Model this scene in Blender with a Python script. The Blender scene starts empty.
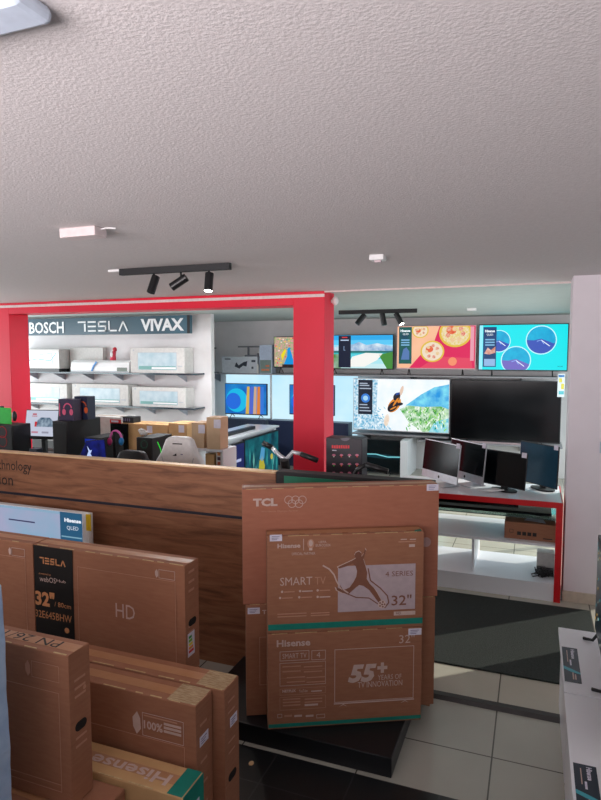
import bpy, bmesh, math, random
from mathutils import Matrix, Vector
random.seed(4)
C = bpy.context.scene.collection
sc = bpy.context.scene
R = math.radians
YAW = R(21); F = 610.0; PITCH = math.atan(47/610); H = 2.0

# ---------------------------------------------------------------- camera
cam_d = bpy.data.cameras.new('camera'); cam = bpy.data.objects.new('camera', cam_d); C.objects.link(cam)
cam_d.sensor_fit = 'HORIZONTAL'; cam_d.sensor_width = 36; cam_d.lens = F/601*36
cam.location = (0, 0, H); cam.rotation_euler = (R(90)-PITCH, 0, YAW)
cam_d.clip_end = 200
sc.camera = cam
# ---------------------------------------------------------------- world, sun, exposure
sc.view_settings.view_transform = 'Standard'; sc.view_settings.look = 'None'
sc.view_settings.gamma = 1; sc.view_settings.use_curve_mapping = False
sc.view_settings.exposure = 0.0
w = bpy.data.worlds.new('world'); sc.world = w; w.use_nodes = True
bg = w.node_tree.nodes['Background']; bg.inputs[0].default_value = (.80, .90, 1.0, 1); bg.inputs[1].default_value = .45
def sun(az, el, s, col):
    l = bpy.data.lights.new('sun', 'SUN'); l.energy = s; l.color = col; l.angle = R(0.6)
    o = bpy.data.objects.new('sun', l); C.objects.link(o)
    d = Vector((math.sin(az)*math.cos(el), math.cos(az)*math.cos(el), math.sin(el)))
    o.location = d*20; o.rotation_euler = d.to_track_quat('Z', 'Y').to_euler()
sun(R(50), R(36), 2.4, (1, .96, .86))
def area(name, loc, rot, sx, sy, e, col, spread=180):
    l = bpy.data.lights.new(name, 'AREA'); l.shape = 'RECTANGLE'; l.size = sx; l.size_y = sy; l.energy = e; l.color = col
    o = bpy.data.objects.new(name, l); C.objects.link(o); o.location = loc; o.rotation_euler = rot; l.spread = R(spread)
# daylight entering through the window bands (rear, left, right)
area('rear_window_light', (-2.2, -1.45, 1.75), (R(117), 0, 0), 5.0, 1.1, 108, (1.0, .915, .93), 90)
area('left_window_light', (-9.35, 5.2, 1.5), (0, R(-100), 0), 1.8, 5.0, 215, (.90, .96, 1))
area('right_window_light', (.90, 7.7, 1.05), (0, R(75), 0), 1.7, 4.4, 60, (.86, .97, 1))

# ---------------------------------------------------------------- pixel helpers (measured camera)
def ray(px, py):
    x = (px-300.5)/F; y = (400-py)/F
    fw = math.cos(PITCH)+y*math.sin(PITCH); up = -math.sin(PITCH)+y*math.cos(PITCH)
    return Vector((x*math.cos(YAW)-fw*math.sin(YAW), x*math.sin(YAW)+fw*math.cos(YAW), up))
def at(px, py, Y): r = ray(px, py); t = Y/r.y; return Vector((r.x*t, Y, H+r.z*t))
def atz(px, py, Z): r = ray(px, py); t = (Z-H)/r.z; return Vector((r.x*t, r.y*t, Z))
class Face:
    """a plane: origin, unit u and v directions; px() gives the (u, v) seen at a pixel"""
    def __init__(s, o, u, v):
        s.o = Vector(o); s.u = Vector(u).normalized(); s.v = Vector(v).normalized(); s.n = s.u.cross(s.v)
    def px(s, x, y):
        r = ray(x, y); c = Vector((0, 0, H)); t = (s.o-c).dot(s.n)/r.dot(s.n); p = c+r*t-s.o
        return p.dot(s.u), p.dot(s.v)
    def pt(s, u, v, d=0): return s.o+s.u*u+s.v*v+s.n*d
def front(x, y, z): return Face((x, y, z), (1, 0, 0), (0, 0, 1))

# ---------------------------------------------------------------- materials
def lin(c): return tuple(((v/255)/12.92 if v/255 <= .04045 else ((v/255+.055)/1.055)**2.4) for v in c)+(1,)
MATS = {}
def mat(name, c, rough=.6, metal=0, c2=None, scale=30, stretch=(1, 1, 1), bump=0, bscale=None, emis=0, trans=0, spec=.5, detail=4, alpha=1):
    if name in MATS: return MATS[name]
    m = bpy.data.materials.new(name); m.use_nodes = True; nt = m.node_tree; b = nt.nodes['Principled BSDF']
    b.inputs['Roughness'].default_value = rough; b.inputs['Metallic'].default_value = metal
    b.inputs['Specular IOR Level'].default_value = spec
    b.inputs['Transmission Weight'].default_value = trans; b.inputs['Alpha'].default_value = alpha
    tc = nt.nodes.new('ShaderNodeTexCoord'); mp = nt.nodes.new('ShaderNodeMapping'); mp.inputs['Scale'].default_value = stretch
    nt.links.new(tc.outputs['Object'], mp.inputs[0])
    n = nt.nodes.new('ShaderNodeTexNoise'); n.inputs['Scale'].default_value = scale; n.inputs['Detail'].default_value = detail
    nt.links.new(mp.outputs[0], n.inputs['Vector'])
    cr = nt.nodes.new('ShaderNodeValToRGB'); nt.links.new(n.outputs['Fac'], cr.inputs[0])
    if c2 is None: c2 = tuple(v*.94 for v in c)
    cr.color_ramp.elements[0].position = .3; cr.color_ramp.elements[1].position = .7
    cr.color_ramp.elements[0].color = lin(c2); cr.color_ramp.elements[1].color = lin(c)
    if emis:
        b.inputs['Base Color'].default_value = (.01, .01, .01, 1)
        nt.links.new(cr.outputs[0], b.inputs['Emission Color']); b.inputs['Emission Strength'].default_value = emis
    else: nt.links.new(cr.outputs[0], b.inputs['Base Color'])
    if bump:
        n2 = nt.nodes.new('ShaderNodeTexNoise'); n2.inputs['Scale'].default_value = bscale or scale; n2.inputs['Detail'].default_value = 3
        nt.links.new(mp.outputs[0], n2.inputs['Vector'])
        bp = nt.nodes.new('ShaderNodeBump'); bp.inputs['Strength'].default_value = bump; bp.inputs['Distance'].default_value = .01
        nt.links.new(n2.outputs['Fac'], bp.inputs['Height']); nt.links.new(bp.outputs[0], b.inputs['Normal'])
    MATS[name] = m; return m
def glow(c, s=.9, c2=None, scale=8):
    return mat('glow_%d_%d_%d_%d_%s' % (*c, int(s*100), '' if c2 is None else '%d_%d' % (c2[0], scale)), c, .3, emis=s*1.06, c2=c2 or c, scale=scale, spec=.12)
def tiles(name, c, c2, mortar, rough, ox, oy, sx=.6, sy=.6, ms=.004):
    m = bpy.data.materials.new(name); m.use_nodes = True; nt = m.node_tree; b = nt.nodes['Principled BSDF']
    b.inputs['Roughness'].default_value = rough
    tc = nt.nodes.new('ShaderNodeTexCoord'); mp = nt.nodes.new('ShaderNodeMapping'); mp.inputs['Location'].default_value = (-ox, -oy, 0)
    nt.links.new(tc.outputs['Object'], mp.inputs[0])
    br = nt.nodes.new('ShaderNodeTexBrick'); br.offset = 0; br.squash = 1
    for k, v in (('Scale', 1), ('Mortar Size', ms), ('Mortar Smooth', .1), ('Brick Width', sx), ('Row Height', sy)): br.inputs[k].default_value = v
    nt.links.new(mp.outputs[0], br.inputs['Vector'])
    n = nt.nodes.new('ShaderNodeTexNoise'); n.inputs['Scale'].default_value = 5; n.inputs['Detail'].default_value = 6
    nt.links.new(tc.outputs['Object'], n.inputs['Vector'])
    mx = nt.nodes.new('ShaderNodeMix'); mx.data_type = 'RGBA'
    mx.inputs['A'].default_value = lin(c); mx.inputs['B'].default_value = lin(c2)
    nt.links.new(n.outputs['Fac'], mx.inputs['Factor'])
    nt.links.new(mx.outputs['Result'], br.inputs['Color1']); nt.links.new(mx.outputs['Result'], br.inputs['Color2'])
    br.inputs['Mortar'].default_value = lin(mortar)
    nt.links.new(br.outputs['Color'], b.inputs['Base Color'])
    bp = nt.nodes.new('ShaderNodeBump'); bp.inputs['Strength'].default_value = .3; bp.inputs['Distance'].default_value = .002; bp.invert = True
    nt.links.new(br.outputs['Fac'], bp.inputs['Height']); nt.links.new(bp.outputs[0], b.inputs['Normal'])
    return m
CARD = mat('cardboard', (158, 108, 80), .75, c2=(148, 98, 72), scale=14, stretch=(1, 1, 6), bump=.05, bscale=60)
CARD2 = mat('cardboard_reddish', (166, 106, 82), .75, c2=(157, 98, 75), scale=12, stretch=(1, 1, 5), bump=.05, bscale=60)
CARDL = mat('cardboard_light', (205, 165, 115), .75, c2=(194, 152, 104), scale=12, bump=.05, bscale=60)
CARDP = mat('cardboard_pale', (214, 184, 150), .75, c2=(206, 174, 140), scale=12)
EDGE = mat('cardboard_edge', (210, 182, 136), .8, c2=(180, 150, 105), scale=60)
TAPE = mat('clear_tape', (184, 136, 100), .36, c2=(176, 126, 88), scale=9, bump=.25, bscale=22)
TAPES = mat('shiny_tape', (206, 184, 146), .2, c2=(168, 136, 100), scale=30, stretch=(1, 5, 1), bump=.6, bscale=60)
INK = mat('white_print', (205, 180, 170), .7)
INKF = mat('faint_print', (190, 140, 115), .7)
INKB = mat('brown_print', (128, 82, 62), .7)
INKK = mat('black_ink', (25, 22, 22), .6)
PANEL = mat('lilac_print_panel', (186, 168, 172), .6)
TEAL = mat('teal_print', (0, 128, 112), .6)
STK = mat('price_sticker_paper', (222, 218, 232), .5)
STKI = mat('sticker_ink', (120, 115, 150), .6)
BLK = mat('black_plastic', (22, 22, 25), .4)
MBLK = mat('matte_black', (28, 29, 32), .6)
GBLK = mat('glossy_black_screen', (5, 8, 12), .14, spec=.22)
WHT = mat('white_gloss_laminate', (236, 238, 242), .3, c2=(233, 235, 240), scale=3)
WPL = mat('white_plastic', (238, 238, 238), .4, c2=(234, 234, 234), scale=4)
WBOX = mat('white_printed_card', (216, 214, 210), .6)
GREY = mat('grey_metal', (120, 122, 128), .35, metal=.6)
SILV = mat('silver_aluminium', (205, 208, 214), .35, metal=.5)
RED = mat('red_paint', (242, 24, 62), .5, c2=(236, 20, 56), scale=3)
REDG = mat('red_gloss_trim', (214, 26, 34), .3)
WALLM = mat('white_wall_paint', (236, 234, 234), .8, c2=(230, 228, 228), scale=6, bump=.06, bscale=90)
CEIL = mat('textured_ceiling_plaster', (214, 208, 208), .9, c2=(206, 200, 200), scale=45, bump=.22, bscale=110)
WOOD = None

# ---------------------------------------------------------------- mesh builder
class MB:
    def __init__(s, M=None): s.v = []; s.f = []; s.k = []; s.mt = []; s.M = M or Matrix.Identity(4)
    def mi(s, m):
        if m is None: return 0
        if m not in s.mt: s.mt.append(m)
        return s.mt.index(m)
    def add(s, vs, fs, m=None, M=None):
        n = len(s.v); M = s.M if M is None else s.M @ M
        s.v += [M @ Vector(p) for p in vs]; k = s.mi(m)
        for f in fs: s.f.append(tuple(n+i for i in f)); s.k.append(k)
        return s
    def box(s, x0, y0, z0, x1, y1, z1, m=None, M=None):
        x0, x1 = sorted((x0, x1)); y0, y1 = sorted((y0, y1)); z0, z1 = sorted((z0, z1))
        return s.add([(x0, y0, z0), (x1, y0, z0), (x1, y1, z0), (x0, y1, z0), (x0, y0, z1), (x1, y0, z1), (x1, y1, z1), (x0, y1, z1)],
                     [(0, 3, 2, 1), (4, 5, 6, 7), (0, 1, 5, 4), (1, 2, 6, 5), (2, 3, 7, 6), (3, 0, 4, 7)], m, M)
    def prism(s, pts, face, d0, d1, m=None):
        """polygon of (u, v) on a Face, from depth d0 to d1 along its normal"""
        n = len(pts); a = sum(pts[i][0]*pts[(i+1) % n][1]-pts[(i+1) % n][0]*pts[i][1] for i in range(n))
        if a < 0: pts = pts[::-1]
        v = [face.pt(p[0], p[1], min(d0, d1)) for p in pts]+[face.pt(p[0], p[1], max(d0, d1)) for p in pts]
        return s.add(v, [tuple(range(n))[::-1], tuple(range(n, 2*n))]+[(i, (i+1) % n, n+(i+1) % n, n+i) for i in range(n)], m)
    def tube(s, pts, r, m=None, seg=10, r1=None):
        pts = [Vector(p) for p in pts]; n = len(pts); v = []; f = []
        up = None
        for i, p in enumerate(pts):
            t = (pts[min(i+1, n-1)]-pts[max(i-1, 0)]).normalized()
            a = t.cross(Vector((0, 0, 1)) if abs(t.z) < .95 else Vector((1, 0, 0))).normalized()
            if up is not None and a.dot(up) < 0: a = -a
            up = a; b = t.cross(a); rr = r if r1 is None else r+(r1-r)*i/(n-1)
            v += [p+(a*math.cos(6.28318*j/seg)+b*math.sin(6.28318*j/seg))*rr for j in range(seg)]
        for i in range(n-1): f += [(i*seg+j, i*seg+(j+1) % seg, (i+1)*seg+(j+1) % seg, (i+1)*seg+j) for j in range(seg)]
        f += [tuple(range(seg))[::-1], tuple(range((n-1)*seg, n*seg))]
        return s.add(v, f, m)
    def ball(s, c, rx, ry, rz, m=None, a=10, b=14):
        v = [(c[0]+rx*math.sin(math.pi*i/a)*math.cos(2*math.pi*j/b), c[1]+ry*math.sin(math.pi*i/a)*math.sin(2*math.pi*j/b), c[2]+rz*math.cos(math.pi*i/a)) for i in range(a+1) for j in range(b)]
        return s.add(v, [(i*b+j, (i+1)*b+j, (i+1)*b+(j+1) % b, i*b+(j+1) % b) for i in range(a) for j in range(b)], m)
    # ---- printing on a face, at offset d
    def quad(s, face, u0, v0, u1, v1, m=None, d=.0008): return s.prism([(u0, v0), (u1, v0), (u1, v1), (u0, v1)], face, d*.2, d, m)
    def poly(s, face, pts, m=None, d=.0008): return s.prism(pts, face, d*.2, d, m)
    def frame(s, face, u0, v0, u1, v1, t, m=None, d=.0008):
        for q in ((u0, v0, u1, v0+t), (u0, v1-t, u1, v1), (u0, v0+t, u0+t, v1-t), (u1-t, v0+t, u1, v1-t)): s.quad(face, *q, m, d)
        return s
    def line(s, face, pts, t, m=None, d=.0008):
        for (a, b), (c, e) in zip(pts, pts[1:]):
            L = math.hypot(c-a, e-b) or 1; nx, ny = -(e-b)/L*t/2, (c-a)/L*t/2
            s.poly(face, [(a+nx, b+ny), (a-nx, b-ny), (c-nx, e-ny), (c+nx, e+ny)], m, d)
        return s
    def disc(s, face, u, v, r, m=None, d=.0008, n=20, ry=None):
        return s.poly(face, [(u+r*math.cos(6.28318*i/n), v+(ry or r)*math.sin(6.28318*i/n)) for i in range(n)], m, d)
    def ring(s, face, u, v, r, t, m=None, d=.0008, n=24):
        return s.line(face, [(u+r*math.cos(6.28318*i/n), v+r*math.sin(6.28318*i/n)) for i in range(n+1)], t, m, d)
    def text(s, face, txt, u0, v0, u1, v1, m=None, d=.001, bold=0, shear=0, rot=0):
        """text fitted to the rectangle; rot=180 upside down, 90 / -90 turned"""
        cu = bpy.data.curves.new('t', 'FONT'); cu.body = txt; cu.offset = bold; cu.shear = shear; cu.resolution_u = 2; cu.fill_mode = 'BOTH'
        to = bpy.data.objects.new('t', cu); C.objects.link(to)
        me = bpy.data.meshes.new_from_object(to.evaluated_get(bpy.context.evaluated_depsgraph_get()))
        vs = [v.co.copy() for v in me.vertices]; fs = [tuple(p.vertices) for p in me.polygons]
        bpy.data.objects.remove(to); bpy.data.curves.remove(cu); bpy.data.meshes.remove(me)
        if not vs: return s
        ax, bx = min(v.x for v in vs), max(v.x for v in vs); ay, by = min(v.y for v in vs), max(v.y for v in vs)
        out = []
        for v in vs:
            a = (v.x-ax)/(bx-ax or 1); b = (v.y-ay)/(by-ay or 1)
            if rot == 180: a, b = 1-a, 1-b
            elif rot == 90: a, b = 1-b, a
            elif rot == -90: a, b = b, 1-a
            out.append(face.pt(u0+(u1-u0)*a, v0+(v1-v0)*b, d))
        return s.add(out, fs, m)
    def build(s, name, m=None, parent=None, bevel=0, smooth=False, loc=None):
        me = bpy.data.meshes.new(name)
        if parent is not None:
            W = WM[parent.name].inverted(); vs = [W @ p for p in s.v]
        elif loc is not None: vs = [p-Vector(loc) for p in s.v]
        else: vs = s.v
        me.from_pydata([tuple(p) for p in vs], [], s.f)
        ms = s.mt or [m]
        if m is not None and s.mt and m not in s.mt: pass
        for x in ms: me.materials.append(x)
        for p, k in zip(me.polygons, s.k): p.material_index = k; p.use_smooth = smooth
        o = bpy.data.objects.new(name, me); C.objects.link(o)
        if parent is not None: o.parent = parent; WM[o.name] = WM[parent.name].copy()
        else: o.location = loc or (0, 0, 0); WM[o.name] = Matrix.Translation(o.location)
        if bevel:
            b = o.modifiers.new('bevel', 'BEVEL'); b.width = bevel; b.segments = 2; b.limit_method = 'ANGLE'
        return o
WM = {}
def tag(o, label, cat, group=None):
    o['label'] = label; o['category'] = cat
    if group: o['group'] = group
    return o
def thing(name, label, cat, loc, rz=0, group=None):
    o = bpy.data.objects.new(name, None); C.objects.link(o); o.location = loc; o.rotation_euler = (0, 0, rz); o.empty_display_size = .05
    WM[o.name] = Matrix.Translation(loc) @ Matrix.Rotation(rz, 4, 'Z')
    return tag(o, label, cat, group)
def solo(mb, name, m, label, cat, group=None, bevel=0, smooth=False):
    lo = [min(v[i] for v in mb.v) for i in range(3)]; hi = [max(v[i] for v in mb.v) for i in range(3)]
    return tag(mb.build(name, m, None, bevel, smooth, ((lo[0]+hi[0])/2, (lo[1]+hi[1])/2, lo[2])), label, cat, group)
def struct(name, mb, m, bevel=0):
    o = mb.build(name, m, None, bevel, loc=(0, 0, 0)); o['kind'] = 'structure'; return o

# ================================================================ THE SETTING
struct('floor', MB().box(-9.5, 3.46, -.06, .95, 10.6, 0), tiles('light_tiles', (190, 187, 172), (178, 175, 160), (100, 98, 90), .18, -.146, 3.46))
struct('floor.001', MB().box(-9.5, 2.675, -.06, .95, 3.46, 0), tiles('light_tiles_front', (180, 179, 168), (168, 167, 156), (84, 82, 76), .2, -.146, 2.43))
struct('floor.002', MB().box(-9.5, -1.5, -.06, .95, 2.675, 0), tiles('dark_tiles', (27, 29, 31), (20, 22, 24), (44, 46, 47), .3, -.35, 2.05, .4, .4))
struct('ceiling', MB().box(-9.5, -1.5, 2.6, .95, 5.66, 2.7), CEIL)
struct('ceiling.001', MB().box(-9.5, 5.66, 2.6, .95, 10.6, 2.7), mat('smooth_ceiling_paint', (192, 202, 198), .85, c2=(186, 196, 192), scale=8))
struct('wall_back', MB().box(-9.5, 10.5, 0, .95, 10.6, 2.6), WALLM)
# wall carrying the air conditioners, returning to the back wall
m = MB().box(-9.5, 8.3, 0, -4.66, 8.4, 2.6).box(-5.9, 8.4, 0, -5.8, 10.5, 2.6)
struct('wall_middle', m, WALLM)
# left wall with a window opening, rear wall with a window band, right wall with a glazed opening
struct('wall_left', MB().box(-9.6, -1.5, 0, -9.5, 2.6, 2.6).box(-9.6, 7.8, 0, -9.5, 8.4, 2.6).box(-9.6, 2.6, 0, -9.5, 7.8, .5).box(-9.6, 2.6, 2.4, -9.5, 7.8, 2.6), WALLM)
struct('wall_rear', MB().box(-9.5, -1.6, 0, .95, -1.5, 1.15).box(-9.5, -1.6, 2.35, .95, -1.5, 2.6).box(-9.5, -1.6, 1.15, -6.8, -1.5, 2.35).box(.4, -1.6, 1.15, .95, -1.5, 2.35), mat('grey_wall_paint', (120, 116, 114), .8))
struct('wall_right', MB().box(.95, -1.6, 0, 1.05, 4.9, 2.6).box(.95, 9.9, 0, 1.05, 10.6, 2.6).box(.95, 4.9, 2.5, 1.05, 9.9, 2.6), WALLM)
def win(name, horiz, a0, a1, z0, z1, c, n):
    m = MB()
    for i in range(n+1):
        t = a0+(a1-a0)*i/n
        if horiz: m.box(t-.03, c, z0, t+.03, c+.06, z1)
        else: m.box(c, t-.03, z0, c+.06, t+.03, z1)
    for z in (z0+.03, z1-.03):
        if horiz: m.box(a0, c, z-.03, a1, c+.06, z+.03)
        else: m.box(c, a0, z-.03, c+.06, a1, z+.03)
    struct(name, m, WPL)
win('window_1', False, 4.9, 9.9, 0, 2.5, .97, 2)
win('window_2', False, 2.6, 7.8, .5, 2.4, -9.58, 3)
win('window_3', True, -6.8, .4, 1.15, 2.35, -1.58, 5)
struct('trim_1', MB().box(-1.923, 5.655, 2.585, .95, 5.675, 2.6), mat('pale_trim', (235, 215, 212), .6))
# white pillar at the right, with a tiled skirting
struct('wall_pillar', MB().box(.262, 5.25, 0, .62, 5.6, 2.6), mat('pillar_paint', (238, 230, 236), .7, c2=(233, 225, 231), scale=5))
struct('baseboard_pillar', MB().box(.258, 5.235, 0, .62, 5.252, .085), mat('beige_skirting', (215, 200, 182), .4))
# red portal: columns and beam with a white line
RT = thing('red_portal_frame', 'red painted shop portal of two columns joined by a beam with a white line', 'portal', (-3.9, 5.8, 0))
MB().box(-2.25, 5.66, 0, -1.923, 5.96, 2.6).build('column', RED, RT, .004)
MB().box(-6.5, 5.66, 0, -5.94, 5.96, 2.6).build('column', RED, RT, .004)
MB().box(-5.94, 5.66, 2.47, -2.25, 5.96, 2.6).build('beam', RED, RT, .004)
MB().box(-6.5, 5.654, 2.543, -1.923, 5.66, 2.572).build('white_line', mat('white_line_paint', (245, 225, 225), .5), RT)

# ================================================================ FLOOR ITEMS
cp = mat('grey_carpet', (50, 57, 52), .95, c2=(32, 38, 35), scale=90, bump=.6, bscale=220, detail=2)
solo(MB().box(-3.2, 3.87, 0, .45, 5.085, .012), 'floor_runner', cp, 'dark grey ribbed entrance mat on the light tiles in front of the white display table', 'mat', bevel=.004)
m = MB().prism([(-.0, 0), (.07, 0), (.055, .022), (.015, .022)], Face((0, 3.45, 0), (0, 1, 0), (0, 0, 1)), -2.6, .95)
mt = solo(m, 'threshold_strip', mat('dark_strip', (52, 50, 48), .45), 'dark raised threshold strip crossing the light floor tiles', 'threshold strip')
solo(MB().prism([(.012*math.cos(i*.52), .016*math.sin(i*.52)) for i in range(12)], Face((-1.24, 2.56, 0), (1, 0, 0), (0, 1, 0)), 0, .004), 'bottle_cap', mat('tan_cap', (205, 165, 120), .6), 'small tan round cap lying on the dark tiles before the black platform', 'cap')

# low black platform
PL = thing('display_platform', 'low black platform carrying the four television cartons', 'platform', (-1.1, 3.0, 0))
MB().box(-1.66, 2.70, .0, -.578, 3.33, .1).build('deck', mat('black_deck_laminate', (20, 22, 26), .4, c2=(17, 19, 23), scale=4), PL, .004)

# ================================================================ WOOD DISPLAY PARTITIONS
def wood(name, c, c2, c3):
    m = bpy.data.materials.new(name); m.use_nodes = True; nt = m.node_tree; b = nt.nodes['Principled BSDF']; b.inputs['Roughness'].default_value = .5
    tc = nt.nodes.new('ShaderNodeTexCoord'); mp = nt.nodes.new('ShaderNodeMapping'); mp.inputs['Scale'].default_value = (1.2, 1, 11)
    nt.links.new(tc.outputs['Object'], mp.inputs[0])
    n = nt.nodes.new('ShaderNodeTexNoise'); n.inputs['Scale'].default_value = 2.2; n.inputs['Detail'].default_value = 9; n.inputs['Roughness'].default_value = .62; n.inputs['Distortion'].default_value = .7
    nt.links.new(mp.outputs[0], n.inputs['Vector'])
    cr = nt.nodes.new('ShaderNodeValToRGB'); nt.links.new(n.outputs['Fac'], cr.inputs[0])
    e = cr.color_ramp.elements; e[0].position = .3; e[0].color = lin(c3); e[1].position = .68; e[1].color = lin(c)
    x = e.new(.48); x.color = lin(c2)
    n2 = nt.nodes.new('ShaderNodeTexNoise'); n2.inputs['Scale'].default_value = 14; mp2 = nt.nodes.new('ShaderNodeMapping'); mp2.inputs['Scale'].default_value = (.5, 1, 16)
    nt.links.new(tc.outputs['Object'], mp2.inputs[0]); nt.links.new(mp2.outputs[0], n2.inputs['Vector'])
    bp = nt.nodes.new('ShaderNodeBump'); bp.inputs['Strength'].default_value = .15; bp.inputs['Distance'].default_value = .003
    nt.links.new(n2.outputs['Fac'], bp.inputs['Height']); nt.links.new(bp.outputs[0], b.inputs['Normal'])
    nt.links.new(cr.outputs[0], b.inputs['Base Color']); return m
WOOD = wood('brown_oak', (162, 112, 80), (140, 92, 64), (100, 64, 43))
PY = 3.362
PT = thing('wooden_partition', 'long brown oak partition with a dark groove and lettering, behind the stacked cartons', 'partition', (-3.2, PY+.03, 0))
MB().box(-5.2, PY, .0, -1.452, PY+.05, .962).box(-5.2, PY, .982, -1.452, PY+.05, 1.268).build('panel', WOOD, PT)
MB().box(-5.2, PY+.006, .962, -1.452, PY+.05, .982).build('groove', mat('navy_groove', (30, 32, 48), .5), PT)
MB().box(-5.2, PY-.002, 1.268, -1.452, PY+.062, 1.279).build('top_edge', mat('light_oak_edge', (226, 192, 150), .45, c2=(208, 172, 128), scale=20, stretch=(1, 8, 1)), PT, .002)
f = front(0, PY, 0)
m = MB()
for t, q in (('technology', (-62, 461, 31.5, 474)), ('ion', (0, 475, 13, 485))):
    if t == 'technology': u1, _ = f.px(31.5, 466); u0 = u1-.40; _, v1 = f.px(15, 460.5); _, v0 = f.px(15, 473.5)
    else: u0, _ = f.px(-.5, 480); u1, _ = f.px(13, 480); _, v1 = f.px(6, 474.5); _, v0 = f.px(6, 485)
    m.text(f, t, u0, v0, u1, v1, INKK, d=.0015)
m.build('lettering', INKK, PT)
P2 = thing('shelf_partition', 'black framed partition with a green face, right of the oak one behind the platform cartons', 'partition', (-1.09, PY+.03, 0))
MB().box(-1.448, PY-.004, 1.10, -.505, PY+.09, 1.285).build('frame', MBLK, P2, .003)
MB().box(-1.448, PY, 0, -.505, PY+.08, 1.10).build('lower_panel', WOOD, P2)
MB().box(-1.395, PY-.007, 1.13, -.53, PY-.004, 1.262).build('green_panel', mat('green_laminate', (24, 128, 96), .4), P2)

# ================================================================ TELEVISION CARTONS
HOLE_SHADE = mat('hand_hole_shade', (12, 10, 9), .9)
def stadium(w, h, n=8):
    r = h/2; return [(w/2-r+r*math.cos(a), r*math.sin(a)) for a in [-math.pi/2+math.pi*i/n for i in range(n+1)]]+[(-w/2+r+r*math.cos(a), r*math.sin(a)) for a in [math.pi/2+math.pi*i/n for i in range(n+1)]]
def carton(label, loc, rz, W, D, Hh, m, group, tape=TAPE, hole=True, tapes=False, holez=.55, name='television_carton'):
    """front-left-bottom corner at loc; front face on local y=0"""
    T = thing(name, label, 'carton', loc, rz, group); M = WM[T.name]
    b = MB(M)
    # body with very slightly bulged faces and a lid line
    nx = 8; vs = []; fs = []
    for zi, z in enumerate((0, .004, Hh*.33, Hh*.66, Hh-.004, Hh)):
        ins = .003 if zi in (0, 5) else 0
        ring = []
        for i in range(nx+1): ring.append((W*i/nx, 0-.004*math.sin(math.pi*i/nx)*math.sin(math.pi*z/Hh)+ins))
        for i in range(3): ring.append((W-ins if i else W, D*(i+1)/3-(ins if i == 2 else 0)))
        for i in range(nx-1, -1, -1): ring.append((W*i/nx, D-ins))
        for i in range(1, -1, -1): ring.append((ins, D*(i+1)/3))
        vs += [(x, y, z) for x, y in ring]; n = len(ring)
    for zi in range(5): fs += [(zi*n+i, zi*n+(i+1) % n, (zi+1)*n+(i+1) % n, (zi+1)*n+i) for i in range(n)]
    fs += [tuple(range(n))[::-1], tuple(range(5*n, 6*n))]
    b.add(vs, fs); b.build('body', m, T, .0015)
    t = MB(M); t.box(.0, D*.5-.003, Hh-.0005, W, D*.5+.003, Hh+.0004, INKB)
    # ragged paler flap edges
    x = .02
    while x < W-.06:
        l = random.uniform(.03, .12); t.box(x, .001, Hh-.001, min(x+l, W-.01), .006, Hh+.001, EDGE); x += l+random.uniform(.02, .08)
    t.build('top_flap_edge', EDGE, T)
    tp = MB(M); y0, y1 = D*.5-.024, D*.5+.024
    tp.box(.0, y0, Hh, W, y1, Hh+.0008, tape)
    tp.build('tape', tape, T)
    if tapes:
        MB(M).box(W-.13, .004, Hh+.0005, W-.004, D-.004, Hh+.0016).build('shiny_tape', TAPES, T)
    if hole:
        f = Face(M @ Vector((W, D/2, Hh*holez)), M.to_3x3() @ Vector((0, 1, 0)), (0, 0, 1))
        MB().prism(stadium(D*.55, .034), f, -.002, .0012).build('hand_hole', HOLE_SHADE, T)  # thin dark plate painted as the hole's shade, no recess cut
    fr = Face(M @ Vector((0, -.0045, 0)), M.to_3x3() @ Vector((1, 0, 0)), (0, 0, 1))
    en = Face(M @ Vector((W, 0, 0)), M.to_3x3() @ Vector((0, 1, 0)), (0, 0, 1))
    tpf = Face(M @ Vector((0, 0, Hh)), M.to_3x3() @ Vector((1, 0, 0)), M.to_3x3() @ Vector((0, 1, 0)))
    return T, fr, en, tpf
def crop(face, ox, oy, s):
    """rectangle given in zoomed-crop coordinates -> (u0, v0, u1, v1) on the face"""
    def g(x0, y0, x1, y1):
        cx, cy = (x0+x1)/2, (y0+y1)/2
        u0 = face.px(ox+x0/s, oy+cy/s)[0]; u1 = face.px(ox+x1/s, oy+cy/s)[0]
        va = face.px(ox+cx/s, oy+y1/s)[1]; vb = face.px(ox+cx/s, oy+y0/s)[1]
        return u0, va, u1, vb
    return g
def sticker(T, face, q, d=.0016):
    m = MB().quad(face, *q, STK, d); u0, v0, u1, v1 = q
    for i in range(3): m.quad(face, u0+(u1-u0)*.15, v0+(v1-v0)*(.2+.24*i), u0+(u1-u0)*(.6+.1*i), v0+(v1-v0)*(.28+.24*i), STKI, d+.0006)
    m.build('price_sticker', STK, T)

RZ = R(27.2)
G1 = 'television cartons stacked on the black platform'
# lower back
T, fr, en, tp = carton('large plain-brown carton underneath, mostly hidden, lower back one of the platform stack', (-1.362, 2.759, .1), RZ, 1.01, .13, .60, CARD, G1)
g = crop(fr, 230, 460, 2.613)
m = MB().text(fr, 'TCL', *g(84, 391, 118, 402), INK, bold=.03)
g7 = crop(fr, 230, 600, 2.613)
u0, v0, u1, v1 = g7(77, 96, 100, 222); m.frame(fr, u0, v0, .93, v1, .003, INKF)
m.build('printing', INK, T)
sticker(T, fr, g(46, 386, 78, 402))
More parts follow.
